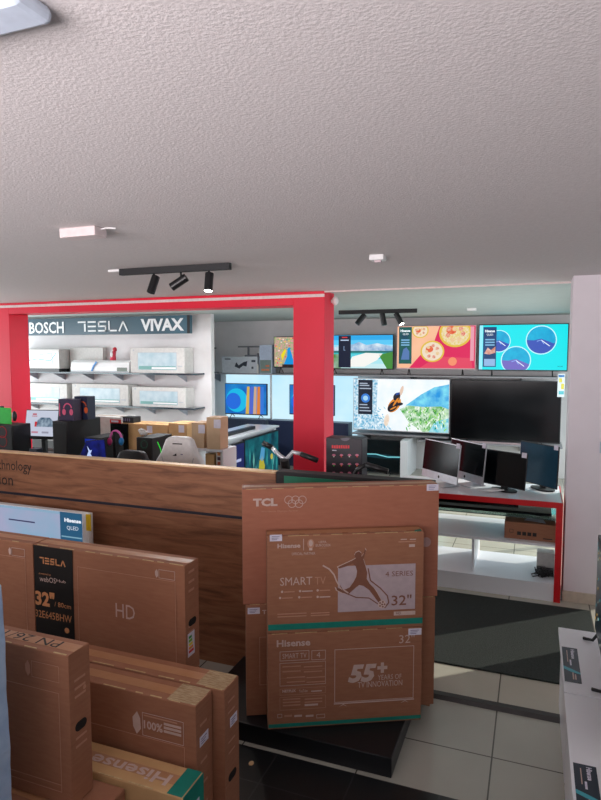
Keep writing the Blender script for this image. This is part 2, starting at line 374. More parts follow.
# upper back, big TCL box
T, fr, en, tp = carton('widest brown carton with pale five-ring print, on top at the back of the platform stack', (-1.375, 2.753, .702), RZ, 1.035, .13, .605, CARD2, G1)
g = crop(fr, 230, 460, 2.613)
m = MB().text(fr, 'TCL', *g(60, 100, 124, 121), INK, bold=.05)
for cx, cy in ((153, 104), (171, 104), (189, 104), (162, 114), (180, 114)):
    q = g(cx-11, cy-9, cx+11, cy+9); m.ring(fr, (q[0]+q[2])/2, (q[1]+q[3])/2, (q[2]-q[0])/2*.92, .003, INK)
m.text(fr, 'Worldwide Olympic Partner', *g(82, 131, 178, 137), INKF)
m.build('printing', INK, T)
q = g(500, 197, 525, 232); MB().disc(fr, (q[0]+q[2])/2, (q[1]+q[3])/2, (q[2]-q[0])/2, mat('greyish_seal', (176, 142, 138), .4), .0012).build('seal_sticker', INK, T)
sticker(T, fr, g(514, 63, 545, 80))
# lower front: 55+
T, fr, en, tp = carton('brown carton printed 55+ YEARS, lower front one on the platform', (-1.209, 2.692, .1), RZ, .793, .12, .498, CARD, G1)
g = crop(fr, 230, 600, 2.613); m = MB()
m.text(fr, 'Hisense', *g(122, 103, 210, 121), INK, bold=.03)
m.text(fr, '32"', *g(442, 90, 482, 112), INK)
m.frame(fr, *g(130, 133, 207, 158), .0025, INK); m.text(fr, 'SMART TV', *g(137, 139, 200, 152), INK)
m.frame(fr, *g(213, 131, 250, 156), .0025, INK); m.text(fr, '4', *g(226, 136, 236, 150), INK)
m.frame(fr, *g(130, 162, 250, 222), .002, INK); u0, v0, u1, v1 = g(130, 162, 250, 222)
for k in (1, 2): m.quad(fr, u0, v0+(v1-v0)*k/3-.001, u1, v0+(v1-v0)*k/3, INKF)
for k, (a, b) in enumerate(((137, 172), (193, 172), (137, 185), (193, 185), (148, 200), (200, 200), (148, 212), (200, 212))):
    m.quad(fr, *g(a, b, a+48, b+3), INKF)
m.frame(fr, *g(130, 229, 250, 246), .002, INKF); m.text(fr, 'NETFLIX', *g(137, 234, 172, 241), INK, bold=.04); m.text(fr, 'YouTube', *g(180, 233, 203, 241), INK); m.quad(fr, *g(212, 236, 240, 239), INK)
m.frame(fr, *g(130, 251, 250, 285), .002, INKF)
for a, b in ((138, 257), (138, 265), (138, 273), (195, 256), (195, 264)): m.quad(fr, *g(a, b, a+46, b+3.5), INKF)
m.quad(fr, *g(195, 271, 230, 276), INK)
m.frame(fr, *g(273, 124, 480, 262), .003, INK); u0, v0, u1, v1 = g(273, 124, 480, 262)
m.quad(fr, u0-.003, v0-.009, u1+.003, v0-.003, INK)
for uu in (u0+.045, u1-.045): m.poly(fr, [(uu-.02, v0-.022), (uu, v0-.009), (uu+.02, v0-.022), (uu, v0-.014)], INK)
m.text(fr, '55', *g(308, 168, 383, 215), INK, bold=.05, shear=.25); m.text(fr, '+', *g(385, 163, 411, 190), INK, bold=.05)
m.text(fr, 'YEARS OF', *g(386, 194, 448, 207), INK); m.text(fr, 'TV INNOVATION', *g(334, 211, 450, 226), INK)
for i, a in enumerate((124, 142, 168, 198, 226)): m.frame(fr, *g(a, 298, a+(12 if i == 0 else 22), 308), .002, INK) if i in (0, 4) else m.quad(fr, *g(a, 300, a+20, 305), INKF if i == 1 else INK)
m.build('printing', INK, T)
MB().box(.002, -.0052, .012, .791, -.003, .03, M=WM[T.name]).build('teal_band', TEAL, T)
sticker(T, fr, g(466, 74, 500, 91))
# upper front: SMART TV / 4 series
T, fr, en, tp = carton('brown carton with footballer print and 4 SERIES, upper front one of the platform stack', (-1.209, 2.692, .6), RZ, .795, .12, .497, CARD, G1)
g = crop(fr, 230, 460, 2.613); m = MB()
m.text(fr, 'Hisense', *g(124, 218, 184, 230), INK, bold=.03)
m.quad(fr, *g(191.5, 206, 193, 236), INK)
q = g(203, 208, 219, 236); m.disc(fr, (q[0]+q[2])/2, (q[1]+q[3])/2+.006, .018, INKF, ry=.024); m.disc(fr, (q[0]+q[2])/2, (q[1]+q[3])/2+.009, .010, INK, d=.0013, ry=.016); m.quad(fr, (q[0]+q[2])/2-.008, q[1], (q[0]+q[2])/2+.008, q[1]+.012, INK, d=.0013)
m.text(fr, 'UEFA', *g(232, 211, 252, 217), INK); m.text(fr, 'EURO2024', *g(224, 219, 262, 226), INK); m.text(fr, 'GERMANY', *g(233, 228, 252, 232), INKF)
m.text(fr, 'OFFICIAL PARTNER', *g(161, 241, 223, 248), INK)
m.text(fr, 'SMART', *g(131, 306, 215, 327), INK); m.text(fr, 'TV', *g(222, 305, 250, 325), INKF)
for i, (a, b) in enumerate(((133, 345), (180, 343), (226, 341), (128, 361), (178, 359), (226, 358))):
    m.quad(fr, *g(a+8, b-2, a+36, b+1), INK if i in (1, 5) else INKF); q = g(a, b-4, a+6, b+3); m.disc(fr, (q[0]+q[2])/2, (q[1]+q[3])/2, .006, INK)
for a, b, c in ((124, 200, 400), (124, 200, 407), (211, 260, 398), (211, 260, 404)): m.quad(fr, *g(a, c, b, c+3), INKF)
m.quad(fr, *g(446, 206, 462, 208.5), INK); m.quad(fr, *g(470, 206, 486, 208.5), INK); m.quad(fr, *g(440, 212, 486, 214.5), INKF); m.quad(fr, *g(468, 220, 483, 227), INK)
m.quad(fr, *g(428, 395, 484, 405), INK); m.text(fr, 'HD', *g(434, 397, 446, 403), INKB, d=.0016)
m.quad(fr, *g(282, 274, 484, 393), PANEL)
m.text(fr, '4 SERIES', *g(406, 290, 478, 303), INKB, d=.0018); m.text(fr, '32"', *g(422, 352, 474, 379), INKB, d=.0018, bold=.01)
def c2(pts): return [fr.px(260+x/3.535, 530+y/3.535) for x, y in pts]
body = [(371, 66), (375, 72), (370, 90), (365, 102), (372, 125), (379, 150), (377, 172), (388, 190), (402, 204), (414, 222), (426, 244), (433, 260), (420, 258), (404, 236), (386, 212), (365, 197), (350, 194), (334, 207), (314, 225), (292, 222), (272, 212), (268, 200), (280, 206), (300, 210), (316, 203), (330, 184), (340, 165), (343, 145), (338, 128), (328, 118), (305, 128), (280, 136), (275, 131), (300, 119), (328, 106), (338, 100), (334, 90), (338, 80), (350, 75), (358, 82), (358, 94), (366, 84)]
m.poly(fr, c2([(x+(x-350)*.05, y+(y-165)*.03) for x, y in body]), INK, d=.0014)
m.poly(fr, c2(body), INKB, d=.0021)
m.line(fr, c2([(222, 125), (245, 138), (262, 158), (270, 180), (285, 205), (312, 222)]), .007, INK, d=.0026)
m.line(fr, c2([(282, 196), (300, 222), (340, 238), (385, 240), (418, 262)]), .005, INKB, d=.0026)
m.line(fr, c2([(382, 135), (390, 178), (425, 205), (450, 232), (455, 256), (440, 275)]), .006, INKB, d=.0026)
q = fr.px(260+431/3.535, 530+262/3.535); m.disc(fr, q[0], q[1], .021, INK, d=.003)
for k in range(5): m.disc(fr, q[0]+.013*math.cos(k*1.256), q[1]+.013*math.sin(k*1.256), .005, INKB, d=.0036, n=5)
m.disc(fr, q[0], q[1], .005, INKB, d=.0036, n=5)
m.build('printing', INK, T)
MB().box(.002, -.0052, .020, .793, -.003, .050, M=WM[T.name]).build('teal_band', TEAL, T)
tm = MB(); [tm.quad(tp, .08+.11*k, .022, .16+.11*k, .036, INKF) for k in range(6)]
tm.build('top_print', INK, T)
MB(WM[T.name]).add([(.745, .0, .4985), (.785, .01, .4985), (.79, .045, .4985), (.755, .03, .4985)], [(0, 1, 2, 3)]).build('green_corner_label', TEAL, T)
sticker(T, fr, g(104, 195, 136, 212))

# left group -------------------------------------------------------------
G2 = 'television cartons standing on the left side'
def eco(m, fr, q, faint=False):
    u0, v0, u1, v1 = q; k = INKF if faint else INK; h = v1-v0
    m.frame(fr, u0+h*.5, v0, u1, v1, .002, k)
    m.poly(fr, [(u0+h*.22, v0+h*.0), (u0+h*.42, v0+h*.25), (u0+h*.40, v0+h*.7), (u0+h*.25, v0+h*.98), (u0+h*.02, v0+h*.7), (u0+h*.05, v0+h*.3)], INKF if faint else INK, d=.0012)
def logo(m, f, u0, v0, u1, v1, mt_, d=.0016, t=None):
    """five spaced block letters reading TESLA"""
    w = (u1-u0)/6.1; g = w*.275; t = t or (v1-v0)*.2; h = v1-v0
    def X(i): return u0+i*(w+g)
    m.quad(f, X(0), v1-t, X(0)+w, v1, mt_, d); m.quad(f, X(0)+w*.82-t*.2, v0, X(0)+w, v1-t*1.5, mt_, d)
    for k in (0, .5, 1): m.quad(f, X(1), v0+(h-t)*k, X(1)+w, v0+(h-t)*k+t, mt_, d)
    for k in (0, .5, 1): m.quad(f, X(2), v0+(h-t)*k, X(2)+w, v0+(h-t)*k+t, mt_, d)
    m.quad(f, X(2), v0+h/2, X(2)+t, v1, mt_, d); m.quad(f, X(2)+w-t, v0, X(2)+w, v0+h/2, mt_, d)
    m.quad(f, X(3), v0, X(3)+w, v0+t, mt_, d); m.quad(f, X(3), v0, X(3)+t, v1, mt_, d)
    m.line(f, [(X(4), v0), (X(4)+w*.5, v1-t*.5)], t, mt_, d); m.line(f, [(X(4)+w*.5, v1-t*.5), (X(4)+w, v0)], t, mt_, d)
# Tesla 32" right and its neighbour
tq = at(184, 567, 2.31); TZ = .525
def tesla(label, x1, z, hidden=False):
    z = z*1.003
    T, fr, en, tp = carton(label, (x1-.872, 2.312, z), 0, .872, .12, .522, CARD, G2, holez=.46)
    if hidden: return T, fr, en
    BK = mat('black_label_print', (24, 20, 18), .5); ORG = mat('orange_tan_print', (205, 140, 92), .6)
    m = MB(); g = crop(fr, 0, 440, 2.504)
    if x1 > -2: dx = 0
    x0 = x1-.872
    def L(u): return u          # local u measured from the right box
    rf = Face((-1.446-.872, 2.3075, z), (1, 0, 0), (0, 0, 1)); g = crop(rf, 0, 440, 2.504)
    def q(*a): return g(*a)
    u0, v0, u1, v1 = q(80, 290, 183, 400)
    m.quad(fr, .003, .03, u1, .521, BK)
    logo(m, fr, *q(100, 297, 163, 313), ORG, d=.0016)
    m.text(fr, 'powered by', *q(98, 333, 128, 339), ORG, d=.0016); m.text(fr, 'webOS', *q(100, 343, 140, 356), INK, d=.0016); m.text(fr, 'Hub', *q(142, 350, 165, 357), INK, d=.0016)
    m.text(fr, '32"', *q(89, 379, 137, 416), ORG, d=.0016, bold=.04); m.text(fr, '/ 80cm', *q(137, 408, 178, 420), ORG, d=.0016)
    m.text(fr, '32E645BHW', *q(90, 432, 180, 450), ORG, d=.0016)
    a = q(160, 468, 176, 486); m.disc(fr, (a[0]+a[2])/2, (a[1]+a[3])/2, .014, ORG, d=.0016)
    m.text(fr, 'HD', *q(290, 412, 338, 447), INK)
    eco(m, fr, q(388, 326, 438, 348), False)
    a = q(196, 334, 440, 500); m.frame(fr, a[0], .05, a[2], q(196, 336, 440, 500)[3], .0025, INKF)
    m.build('printing', INK, T)
    return T, fr, en
tesla('brown carton hidden beneath the black-labelled 32 inch carton', -1.446, 0, True)
tesla('brown carton hidden beneath the carton at the left picture edge', -2.326, 0, True)
T, fr, en = tesla('brown carton with black 32 inch label and HD print, on top beside the partition', -1.446, .522)
ef = en; m = MB()
g = crop(ef, 0, 440, 2.504)
for y in (325, 350, 372, 460, 476): m.quad(ef, *g(472, y, 486, y+6), INKF)
EN = MB(); e0 = ef.px(186, 655)
cols = [(30, 150, 60), (120, 190, 50), (240, 220, 40), (240, 150, 30), (220, 50, 40)]
MB_ = MB().quad(ef, .018, .085, .075, .195, STK, .0014)
for i, c in enumerate(cols): MB_.quad(ef, .024, .17-.017*i, .05+.004*i, .182-.017*i, mat('energy_%d' % i, c, .5), .002)
m.build('end_print', INKF, T); MB_.build('energy_label', STK, T)
T, fr, en = tesla('brown carton cut by the left picture edge, end to end with the black-labelled one', -2.326, .522)

# 43-inch pair A (front) and B (behind)
T, fr, en, tp = carton('brown carton printed 100% recyclable with a shiny taped top, in front of its twin', (-2.22, 1.918, 0), 0, 1.06, .124, .67, CARD, G2, tapes=True, hole=False)
g = crop(fr, 100, 680, 3.756); m = MB(); eco(m, fr, g(122, 135, 314, 222))
q = g(165, 158, 236, 190); m.text(fr, '100%', q[0], q[1], q[2], q[3], INK, bold=.03)
for k in (0, 1, 2): m.quad(fr, *g(240, 168+14*k, 305, 177+14*k), INK)
for k in (0,): m.quad(fr, *g(165, 145, 290, 150), INKF)
q = g(60, 200, 318, 290); m.frame(fr, .08, .08, q[2], q[3]-.02, .0025, INKF); m.build('printing', INK, T)
ge = crop(en, 100, 680, 3.756); sticker(T, en, (.025, .49, .09, .53))
m = MB()
for k in range(6): m.quad(en, .03, .57-.09*k-(.06 if k > 0 else 0), .08, .58-.09*k-(.06 if k > 0 else 0), INKF)
m.build('end_print', INKF, T)
T, fr, en, tp = carton('brown carton with a shiny taped top, rear one of the pair before the labelled carton', (-2.17, 2.052, 0), 0, 1.06, .124, .67, CARD, G2, tapes=True, holez=.42)
sticker(T, en, (.045, .49, .105, .53)); m = MB()
for k in range(4): m.quad(en, .03, .60-.045*k-(.08 if k > 1 else 0), .085, .607-.045*k-(.08 if k > 1 else 0), INKF)
m.build('end_print', INKF, T)
# C : tall one at left, upon a lying carton
zc = .425
T, fr, en, tp = carton('brown carton with black handwriting on its top, nearest tall one at left', (-2.255, 1.585, zc), 0, .80, .105, .548, CARD, G2, holez=.50)
g = crop(fr, 0, 620, 4.444); m = MB(); eco(m, fr, g(112, 190, 262, 262), True); q = g(40, 262, 268, 730)
m.frame(fr, .1, .05, q[2], q[3]-.03, .0025, INKF); m.quad(fr, .1, .075, q[2], .078, INKF); m.build('printing', INK, T)
m = MB()
for k in range(5): m.quad(en, .025, .44-.03*k-(.12 if k > 2 else 0), .08, .448-.03*k-(.12 if k > 2 else 0), INKF)
m.disc(en, .075, .40, .008, INKF); m.build('end_print', INKF, T)
m = MB(); m.text(tp, 'PN 26/1', .46, .03, .72, .075, INKK, rot=180); m.build('handwriting', INKK, T)
# lying carton beneath C
carton('brown carton lying low under the handwritten one, barely showing at the bottom edge', (-2.25, 1.45, 0), 0, .90, .285, .422, CARD, G2, hole=False)
# D
T, fr, en, tp = carton('brown carton with a teal end and upside-down white lettering on top, lowest at front left', (-1.875, 1.745, 0), 0, .762, .145, .44, CARDL, G2, hole=False)
gD = crop(tp, 0, 600, 2.0033); m = MB()
u0 = tp.px(98, 752)[0]; u1 = tp.px(172, 778)[0]; m.text(tp, 'Hisense', u0, .03, u1, .088, INK, rot=180, bold=.02, d=.0016); m.build('top_print', INK, T)
m = MB(WM[T.name]).box(.695, .002, .4402, .757, .143, .4412).box(.7615, .002, .30, .7632, .143, .44); m.build('teal_band', TEAL, T)
sticker(T, en, (.06, .33, .11, .37))

# pale blue wrapped panel at the very left
T = thing('wrapped_panel', 'pale blue plastic wrapped upright pack with dark stitches, at the left picture edge', 'wrapped pack', (-1.8, 1.38, 0))
vs = []; n = 40
pts = [(-2.0, 0)]+[(-1.540-.016*i/n+.004*math.sin(i*1.7)*.3+.002*math.sin(i*.6), 1.27*i/n) for i in range(n+1)]+[(-2.0, 1.27)]
MB().prism(pts, front(0, 1.42, 0), 0, .08).build('pack', mat('pale_blue_film', (176, 200, 226), .25, c2=(150, 178, 212), scale=12, bump=.5, bscale=25), T, .006)
m = MB(); f = front(0, 1.34, 0)
for k in range(10):
    z = .62+.065*k; m.line(f, [(-1.572, z), (-1.558, z+.006)], .004, INKK)
    if k % 2: m.line(f, [(-1.572, z-.014), (-1.558, z-.006)], .004, INKK)
m.build('stitches', INKK, T)

# QLED television demo behind the cartons
T = thing('television', 'white framed lit television with pastel picture and yellow tag, behind the left cartons', 'television', (-3.2, 3.22, 0))
f = front(-4.0, 3.2, 0); xr = at(92, 513, 3.2).x-.035; zt = .936
MB().box(-3.95, 3.2, .3, xr, 3.25, zt).build('frame', WPL, T, .004)
S = MB(); a = at(82, 516, 3.2); a2 = at(60, 513, 3.2)
ff = front(0, 3.2, 0)
S.quad(ff, -3.93, .33, a.x, zt-.022, glow((205, 196, 232), .62, c2=(150, 205, 235), scale=2.2), .001)
S.quad(ff, a2.x, .33, a.x, zt-.004, glow((62, 125, 170), .45), .002)
S.quad(ff, -3.93, zt-.022, a2.x, zt-.004, glow((170, 205, 235), .6), .002)
g = crop(ff, 0, 440, 2.504)
S.text(ff, 'Hisense', *g(162, 197, 204, 207), glow((235, 240, 250), .9), d=.003, bold=.05); S.text(ff, 'QLED', *g(168, 216, 197, 227), glow((225, 235, 250), .8), d=.003)
S.quad(ff, *g(155, 242, 206, 245), glow((150, 200, 225), .6), .003)
S.line(ff, [ff.px(9, 519), ff.px(35, 522.5)], .009, glow((90, 90, 140), .4), .003)
S.build('screen', WPL, T)
MB().quad(ff, *g(216, 186, 228, 227), mat('yellow_tag', (240, 200, 30), .5), .003).build('yellow_tag', None, T)
MB().box(-3.7, 3.17, .0, -3.0, 3.3, .26).box(-3.5, 3.2, .26, -3.2, 3.24, .31).build('stand', BLK, T, .004)

# ================================================================ DISPLAY TABLE WITH RED TRIM
TX0, TX1, TY0, TY1, TZT = -1.15, .240, 5.18, 5.86, .812
T = thing('display_table', 'white open-shelved display table with red front trim, against the white pillar', 'display table', (-.46, 5.52, 0))
MB().box(TX0, TY0+.012, TZT-.035, TX1-.01, TY1, TZT).build('table_top', WHT, T, .002)
MB().box(TX0, TY0, TZT-.043, TX1, TY0+.012, TZT+.002).box(TX1-.05, TY0, 0, TX1, TY0+.012, TZT-.043).box(TX1-.010, TY0+.012, 0, TX1, TY1, TZT+.002).build('red_trim', REDG, T)
MB().box(TX1-.03, TY0+.012, .13, TX1-.012, TY1, TZT-.036).build('side_panel', WHT, T)
MB().box(TX0, TY0+.012, .13, TX0+.02, TY1, TZT-.036).build('side_panel', WHT, T)
MB().box(TX0, TY0+.014, 0, TX1-.05, TY0+.03, .125).box(TX0, TY1-.02, 0, TX1-.05, TY1, .125).build('plinth', WHT, T)
MB().box(TX0, TY0+.012, .125, TX1-.03, TY1, .145).build('bottom_board', WHT, T, .001)
MB().box(TX0+.02, TY0+.014, .445, TX1-.03, TY1, .465).build('shelf', WHT, T, .001)
GLS = mat('shelf_glass', (190, 225, 222), .05, trans=.85)
MB().box(TX0+.02, TY0+.05, .655, TX1-.03, TY1, .663).build('glass_shelf', GLS, T)
MB().box(-.46, TY0+.09, .145, -.44, TY1, .445).build('divider', WHT, T)
TT = TZT+.002
# flat television lying on the glass shelf
T = thing('flat_television', 'dark television lying flat on the glass shelf under the table top', 'television', (-.45, 5.5, .663))
MB().box(-1.0, 5.26, .675, .16, 5.78, .70).box(-.8, 5.45, .7, -.1, 5.72, .722).build('body', GBLK, T, .004)
MB().box(-.95, 5.28, .663, -.90, 5.6, .675).box(.04, 5.28, .663, .09, 5.6, .675).build('foot', BLK, T)
# carton on shelf, white box and cable heap
T = thing('parcel_carton', 'long low brown parcel with black print on the right of the middle table shelf', 'carton', (.02, 5.45, .465))
MB().box(-.20, 5.26, .465, .195, 5.52, .605).build('body', CARD, T, .003)
f = front(-.20, 5.26, .465); m = MB()
for a in (.04,): m.frame(f, a, .05, a+.03, .08, .003, INKK)
for a in (.10, .14, .18, .22): m.quad(f, a, .035, a+.03, .065, INKK)
m.quad(f, .30, .02, .37, .028, INKK); m.build('printing', INKK, T)
MB().add([(-.05, 5.35, .6062), (.12, 5.3, .6062), (.1, 5.42, .6066), (-.02, 5.44, .6062)], [(0, 1, 2, 3)]).build('paper_slip', STK, T)
solo(MB().box(.06, 5.50, .145, .20, 5.62, .30), 'small_white_box', WBOX, 'small white box on the bottom table shelf behind the black cables', 'box', bevel=.003)
m = MB().box(.10, 5.36, .147, .19, 5.42, .20).box(.06, 5.42, .147, .13, 5.47, .19)
for k in range(9):
    p = []; a0 = random.random()*6
    for i in range(22): a = a0+i*.45; r = .05+.02*math.sin(i*.7+k); p.append((.125+.9*r*math.cos(a)-.01*(k % 3), 5.36+r*.7*math.sin(a), .155+.005*k+.012*math.sin(i+k)))
    m.tube(p, .004)
m.tube([(.08, 5.34, .152), (.03, 5.30, .15), (.02, 5.36, .15), (.06, 5.38, .16)], .004)
solo(m, 'cable_heap', BLK, 'heap of black power adapters and cables on the bottom table shelf', 'cables')

def monitor(label, base, rz, Wd, Hd, zc, chin=0, name='computer_monitor', lit=None, foot='plate', tilt=6, sticker_=True):
    T = thing(name, label, 'monitor', base, rz, 'computer monitors on the white display table'); M = WM[T.name]
    P = M @ Matrix.Translation((0, -.03, zc)) @ Matrix.Rotation(R(-tilt), 4, 'X')
    fr = SILV if chin else MBLK
    b = MB(P).box(-Wd/2, 0, -Hd/2, Wd/2, .012, Hd/2, fr if chin else MBLK)
    b.box(-Wd*.32, .012, -Hd*.3, Wd*.32, .032, Hd*.32, fr if chin else MBLK); b.build('case', fr, T, .003)
    MB(P).box(-Wd/2+.006, -.0015, -Hd/2+.008+chin, Wd/2-.006, 0, Hd/2-.008).build('screen', lit or GBLK, T)
    if chin:
        ff = Face(P @ Vector((0, -.001, 0)), P.to_3x3() @ Vector((1, 0, 0)), P.to_3x3() @ Vector((0, 0, 1)))
        MB().disc(ff, 0, -Hd/2+chin/2, .011, BLK, .001, ry=.013).build('emblem', BLK, T)
        n = MB(M); n.add([(-.09, .12, .006), (.09, .12, .006), (.09, -.07, .006), (-.09, -.07, .006), (-.09, .12, 0), (.09, .12, 0), (.09, -.07, 0), (-.09, -.07, 0),
             ], [(0, 3, 2, 1), (4, 5, 6, 7), (0, 1, 5, 4), (1, 2, 6, 5), (2, 3, 7, 6), (3, 0, 4, 7)])
        n.prism([(.10, .005), (.11, .005), (.045, zc), (.03, zc)], Face((0, 0, 0), (0, 1, 0), (0, 0, 1)), -.08, .08)
        n.build('stand', fr, T)
    else:
        n = MB(M)
        if foot == 'plate':
            pts = [(.12*math.cos(i*.524), .075*math.sin(i*.524)) for i in range(12)]
            n.prism(pts, Face((0, .03, 0), (1, 0, 0), (0, 1, 0)), 0, .012)
        q = MB(M).box(-.03, .025, .0, .03, .045, zc)
        q.build('neck', MBLK, T, .002); n.build('foot', MBLK, T)
    if sticker_:
        MB(P).box(Wd/2-.05, -.003, Hd/2-.03, Wd/2-.005, -.0016, Hd/2+.012).build('price_sticker', STK, T)
    return T
monitor('all-in-one computer with silver chin, leftmost on the display table', (-.745, 5.50, TT), R(-43), .49, .345, .225, chin=.06)
monitor('all-in-one computer with silver chin, second from left with tangled cables', (-.53, 5.60, TT), R(-46), .49, .345, .225, chin=.06)
monitor('black monitor on a round foot at the front centre-right of the table', (-.235, 5.46, TT), R(-31), .48, .30, .20)
monitor('bluish dark monitor on a round foot, rightmost on the table by the pillar', (.07, 5.64, TT), R(-46), .44, .36, .225, lit=mat('bluish_dark_screen', (38, 72, 92), .15, spec=.25), tilt=2)
m = MB()
for k in range(5):
    p = []; a0 = k
    for i in range(16): a = a0+i*.6; p.append((-.36+.06*math.cos(a)+.02*k, 5.40+.035*math.sin(a), TT+.006+.004*k+.003*math.sin(i)))
    m.tube(p, .0035)
solo(m, 'white_cable_coil', WPL, 'coiled white cables on the table top before the second all-in-one', 'cables', group=None)

# ================================================================ WHITE BENCHES, FRONT RIGHT
BX = .165
def bench(label, y0, y1):
    T = thing('white_bench', label, 'display bench', (BX+.35, (y0+y1)/2, 0), 0, 'white television benches')
    MB().box(BX, y0, .425, BX+.70, y1, .45).build('bench_top', WHT, T, .003)
    MB().box(BX+.015, y0+.012, .0, BX+.69, y1-.012, .425).build('cabinet', WHT, T, .003)
    return T
bench('white display bench farther away, carrying the edge-on television', 2.945, 3.655)
bench('white display bench nearest the camera at the right edge', 2.20, 2.935)
NAVY = mat('navy_film', (26, 44, 60), .3, c2=(18, 32, 46), scale=10); CYN = mat('cyan_streak', (60, 170, 185), .3)
tf = Face((0, 0, .4505), (1, 0, 0), (0, 1, 0))
def label_sheet(lbl, pc, t0, t1):
    m = MB(); pts = [tf.px(*p) for p in pc]
    # axis aligned sheet from the four seen corners
    xs = [p[0] for p in pts]; ys = [p[1] for p in pts]; x0 = (xs[0]+xs[3])/2; x1 = (xs[1]+xs[2])/2; y1 = (ys[0]+ys[1])/2; y0 = (ys[2]+ys[3])/2
    m.quad(tf, x0, y0, x1, y1, NAVY, .001)
    h = y1-y0; wd = x1-x0
    m.poly(tf, [(x0, y0+h*.42), (x0+wd*.45, y0+h*.36), (x1, y0+h*.28), (x1, y0+h*.24), (x0+wd*.4, y0+h*.28), (x0, y0+h*.34)], CYN, .0016)
    m.text(tf, 'Hisense', x0+wd*.55, y0+h*.66, x0+wd*.80, y0+h*.95, STK, d=.0016, rot=-90, bold=.04)
    m.quad(tf, x0+wd*.28, y0+h*.55, x0+wd*.33, y0+h*.9, INK, .0016)
    m.quad(tf, x0+wd*.5, y0+h*.08, x0+wd*.58, y0+h*.26, INK, .002); m.quad(tf, x0+wd*.64, y0+h*.08, x0+wd*.72, y0+h*.22, INK, .002)
    m.quad(tf, x0+wd*.42, y0+h*.46, x0+wd*.52, y0+h*.62, STK, .0016)
    solo(m, 'label_sheet', NAVY, lbl, 'label', 'navy label sheets on the white benches')
label_sheet('navy printed label sheet lying on the farther white bench', [(562, 647), (577, 648.5), (582, 684), (564.5, 681)], 0, 0)
label_sheet('navy printed label sheet on the nearest white bench at the bottom right', [(573.5, 763), (596, 767), (603, 815), (577, 812)], 0, 0)
T = thing('edge_on_television', 'television seen nearly edge-on standing on the farther white bench', 'television', (.42, 3.25, .45))
MB().box(.345, 2.55, .50, .375, 3.60, 1.02).build('case', BLK, T, .003)
lf = Face((.345, 3.60, .50), (0, -1, 0), (0, 0, 1)); m = MB().quad(lf, .01, .02, 1.03, .51, glow((22, 50, 62), .35, c2=(8, 14, 20), scale=14), .001)
for k in range(30): m.disc(lf, random.uniform(.015, .4), random.uniform(.03, .5), random.uniform(.004, .009), glow(random.choice([(220, 170, 60), (60, 160, 170), (210, 210, 190)]), .7), .002, n=8)
m.build('screen', BLK, T)
for y in (3.52, 2.98): MB().tube([(.36, y, .51), (.33, y, .462), (.285, y+.02, .457)], .008).tube([(.36, y, .51), (.39, y, .462), (.44, y, .457)], .008).build('foot', BLK, T)
T = thing('light_switch', 'pale light switch on the white pillar at the right edge', 'light switch', (.505, 5.25, 1.24))
MB().box(.49, 5.24, 1.22, .57, 5.25, 1.31).build('plate', mat('pale_blue_switch', (190, 210, 225), .4), T, .002)
MB().box(.505, 5.236, 1.24, .555, 5.24, 1.29).build('rocker', WPL, T, .001)

# ================================================================ CEILING FIXTURES
def spot(par, x, y, z, az, tiltdeg, on, L=.125, r=.029, rgb=(1, .97, .9), watt=30):
    st = MB().tube([(x, y, z), (x, y, z-.045)], .007).build('stem', BLK, par, smooth=True)
    d = Vector((math.sin(az)*math.sin(R(tiltdeg)), math.cos(az)*math.sin(R(tiltdeg)), -math.cos(R(tiltdeg)))); c = Vector((x, y, z-.06))
    h = MB().tube([c-d*L*.35, c-d*L*.34, c+d*L*.65], r, seg=18).build('spot_head', BLK, par)
    MB().tube([c+d*(L*.65), c+d*(L*.655)], r*.86, seg=18).build('lens', mat('lamp_on', (255, 250, 235), .3, emis=30, c2=(255, 250, 235)) if on else mat('lamp_off', (60, 62, 66), .2), h)
    if on:
        l = bpy.data.lights.new('spot_lamp', 'SPOT'); l.energy = watt; l.spot_size = R(70); l.spot_blend = .6; l.color = rgb; l.shadow_soft_size = .03
        o = bpy.data.objects.new('spot_lamp', l); C.objects.link(o); o.parent = par
        p = c+d*(L*.70); o.location = WM[par.name].inverted() @ p; o.rotation_euler = (-d).to_track_quat('Z', 'Y').to_euler()
T = thing('track_light', 'black ceiling track with three spotlights, nearer one above the wood partition', 'track light', (-2.36, 3.69, 2.6), 0, 'ceiling track lights')
MB().box(-2.80, 3.665, 2.555, -1.916, 3.705, 2.6).build('track', MBLK, T, .002)
spot(T, at(154, 275, 3.685).x, 3.685, 2.557, R(200), 22, False)
spot(T, at(181, 275, 3.685).x, 3.685, 2.557, R(255), 58, False)
spot(T, at(209, 275, 3.685).x, 3.685, 2.557, R(170), 14, True)
T = thing('track_light', 'black ceiling track with three spotlights, farther one above the television wall', 'track light', (-2.06, 8.34, 2.6), 0, 'ceiling track lights')
MB().box(-2.617, 8.32, 2.545, -1.511, 8.36, 2.6).build('track', MBLK, T, .002)
spot(T, at(362, 313, 8.34).x, 8.34, 2.55, R(235), 40, False, L=.17, r=.038)
spot(T, at(383, 313, 8.34).x, 8.34, 2.55, R(100), 12, False, L=.17, r=.038)
spot(T, at(398, 313, 8.34).x, 8.34, 2.55, R(100), 30, True, L=.17, r=.038)
T = thing('emergency_light', 'white oblong emergency light on the ceiling at left', 'ceiling lamp', (-2.05, 2.43, 2.6))
MB().box(-2.165, 2.385, 2.555, -1.955, 2.475, 2.6).build('housing', mat('pinkish_white_plastic', (218, 204, 204), .5), T, .004)
MB().tube([(-1.955, 2.43, 2.59), (-1.93, 2.45, 2.598), (-1.90, 2.47, 2.598)], .004).build('cable', WPL, T)
T = thing('smoke_detector', 'small white square detector on the ceiling near the portal line', 'detector', (-.92, 3.72, 2.6))
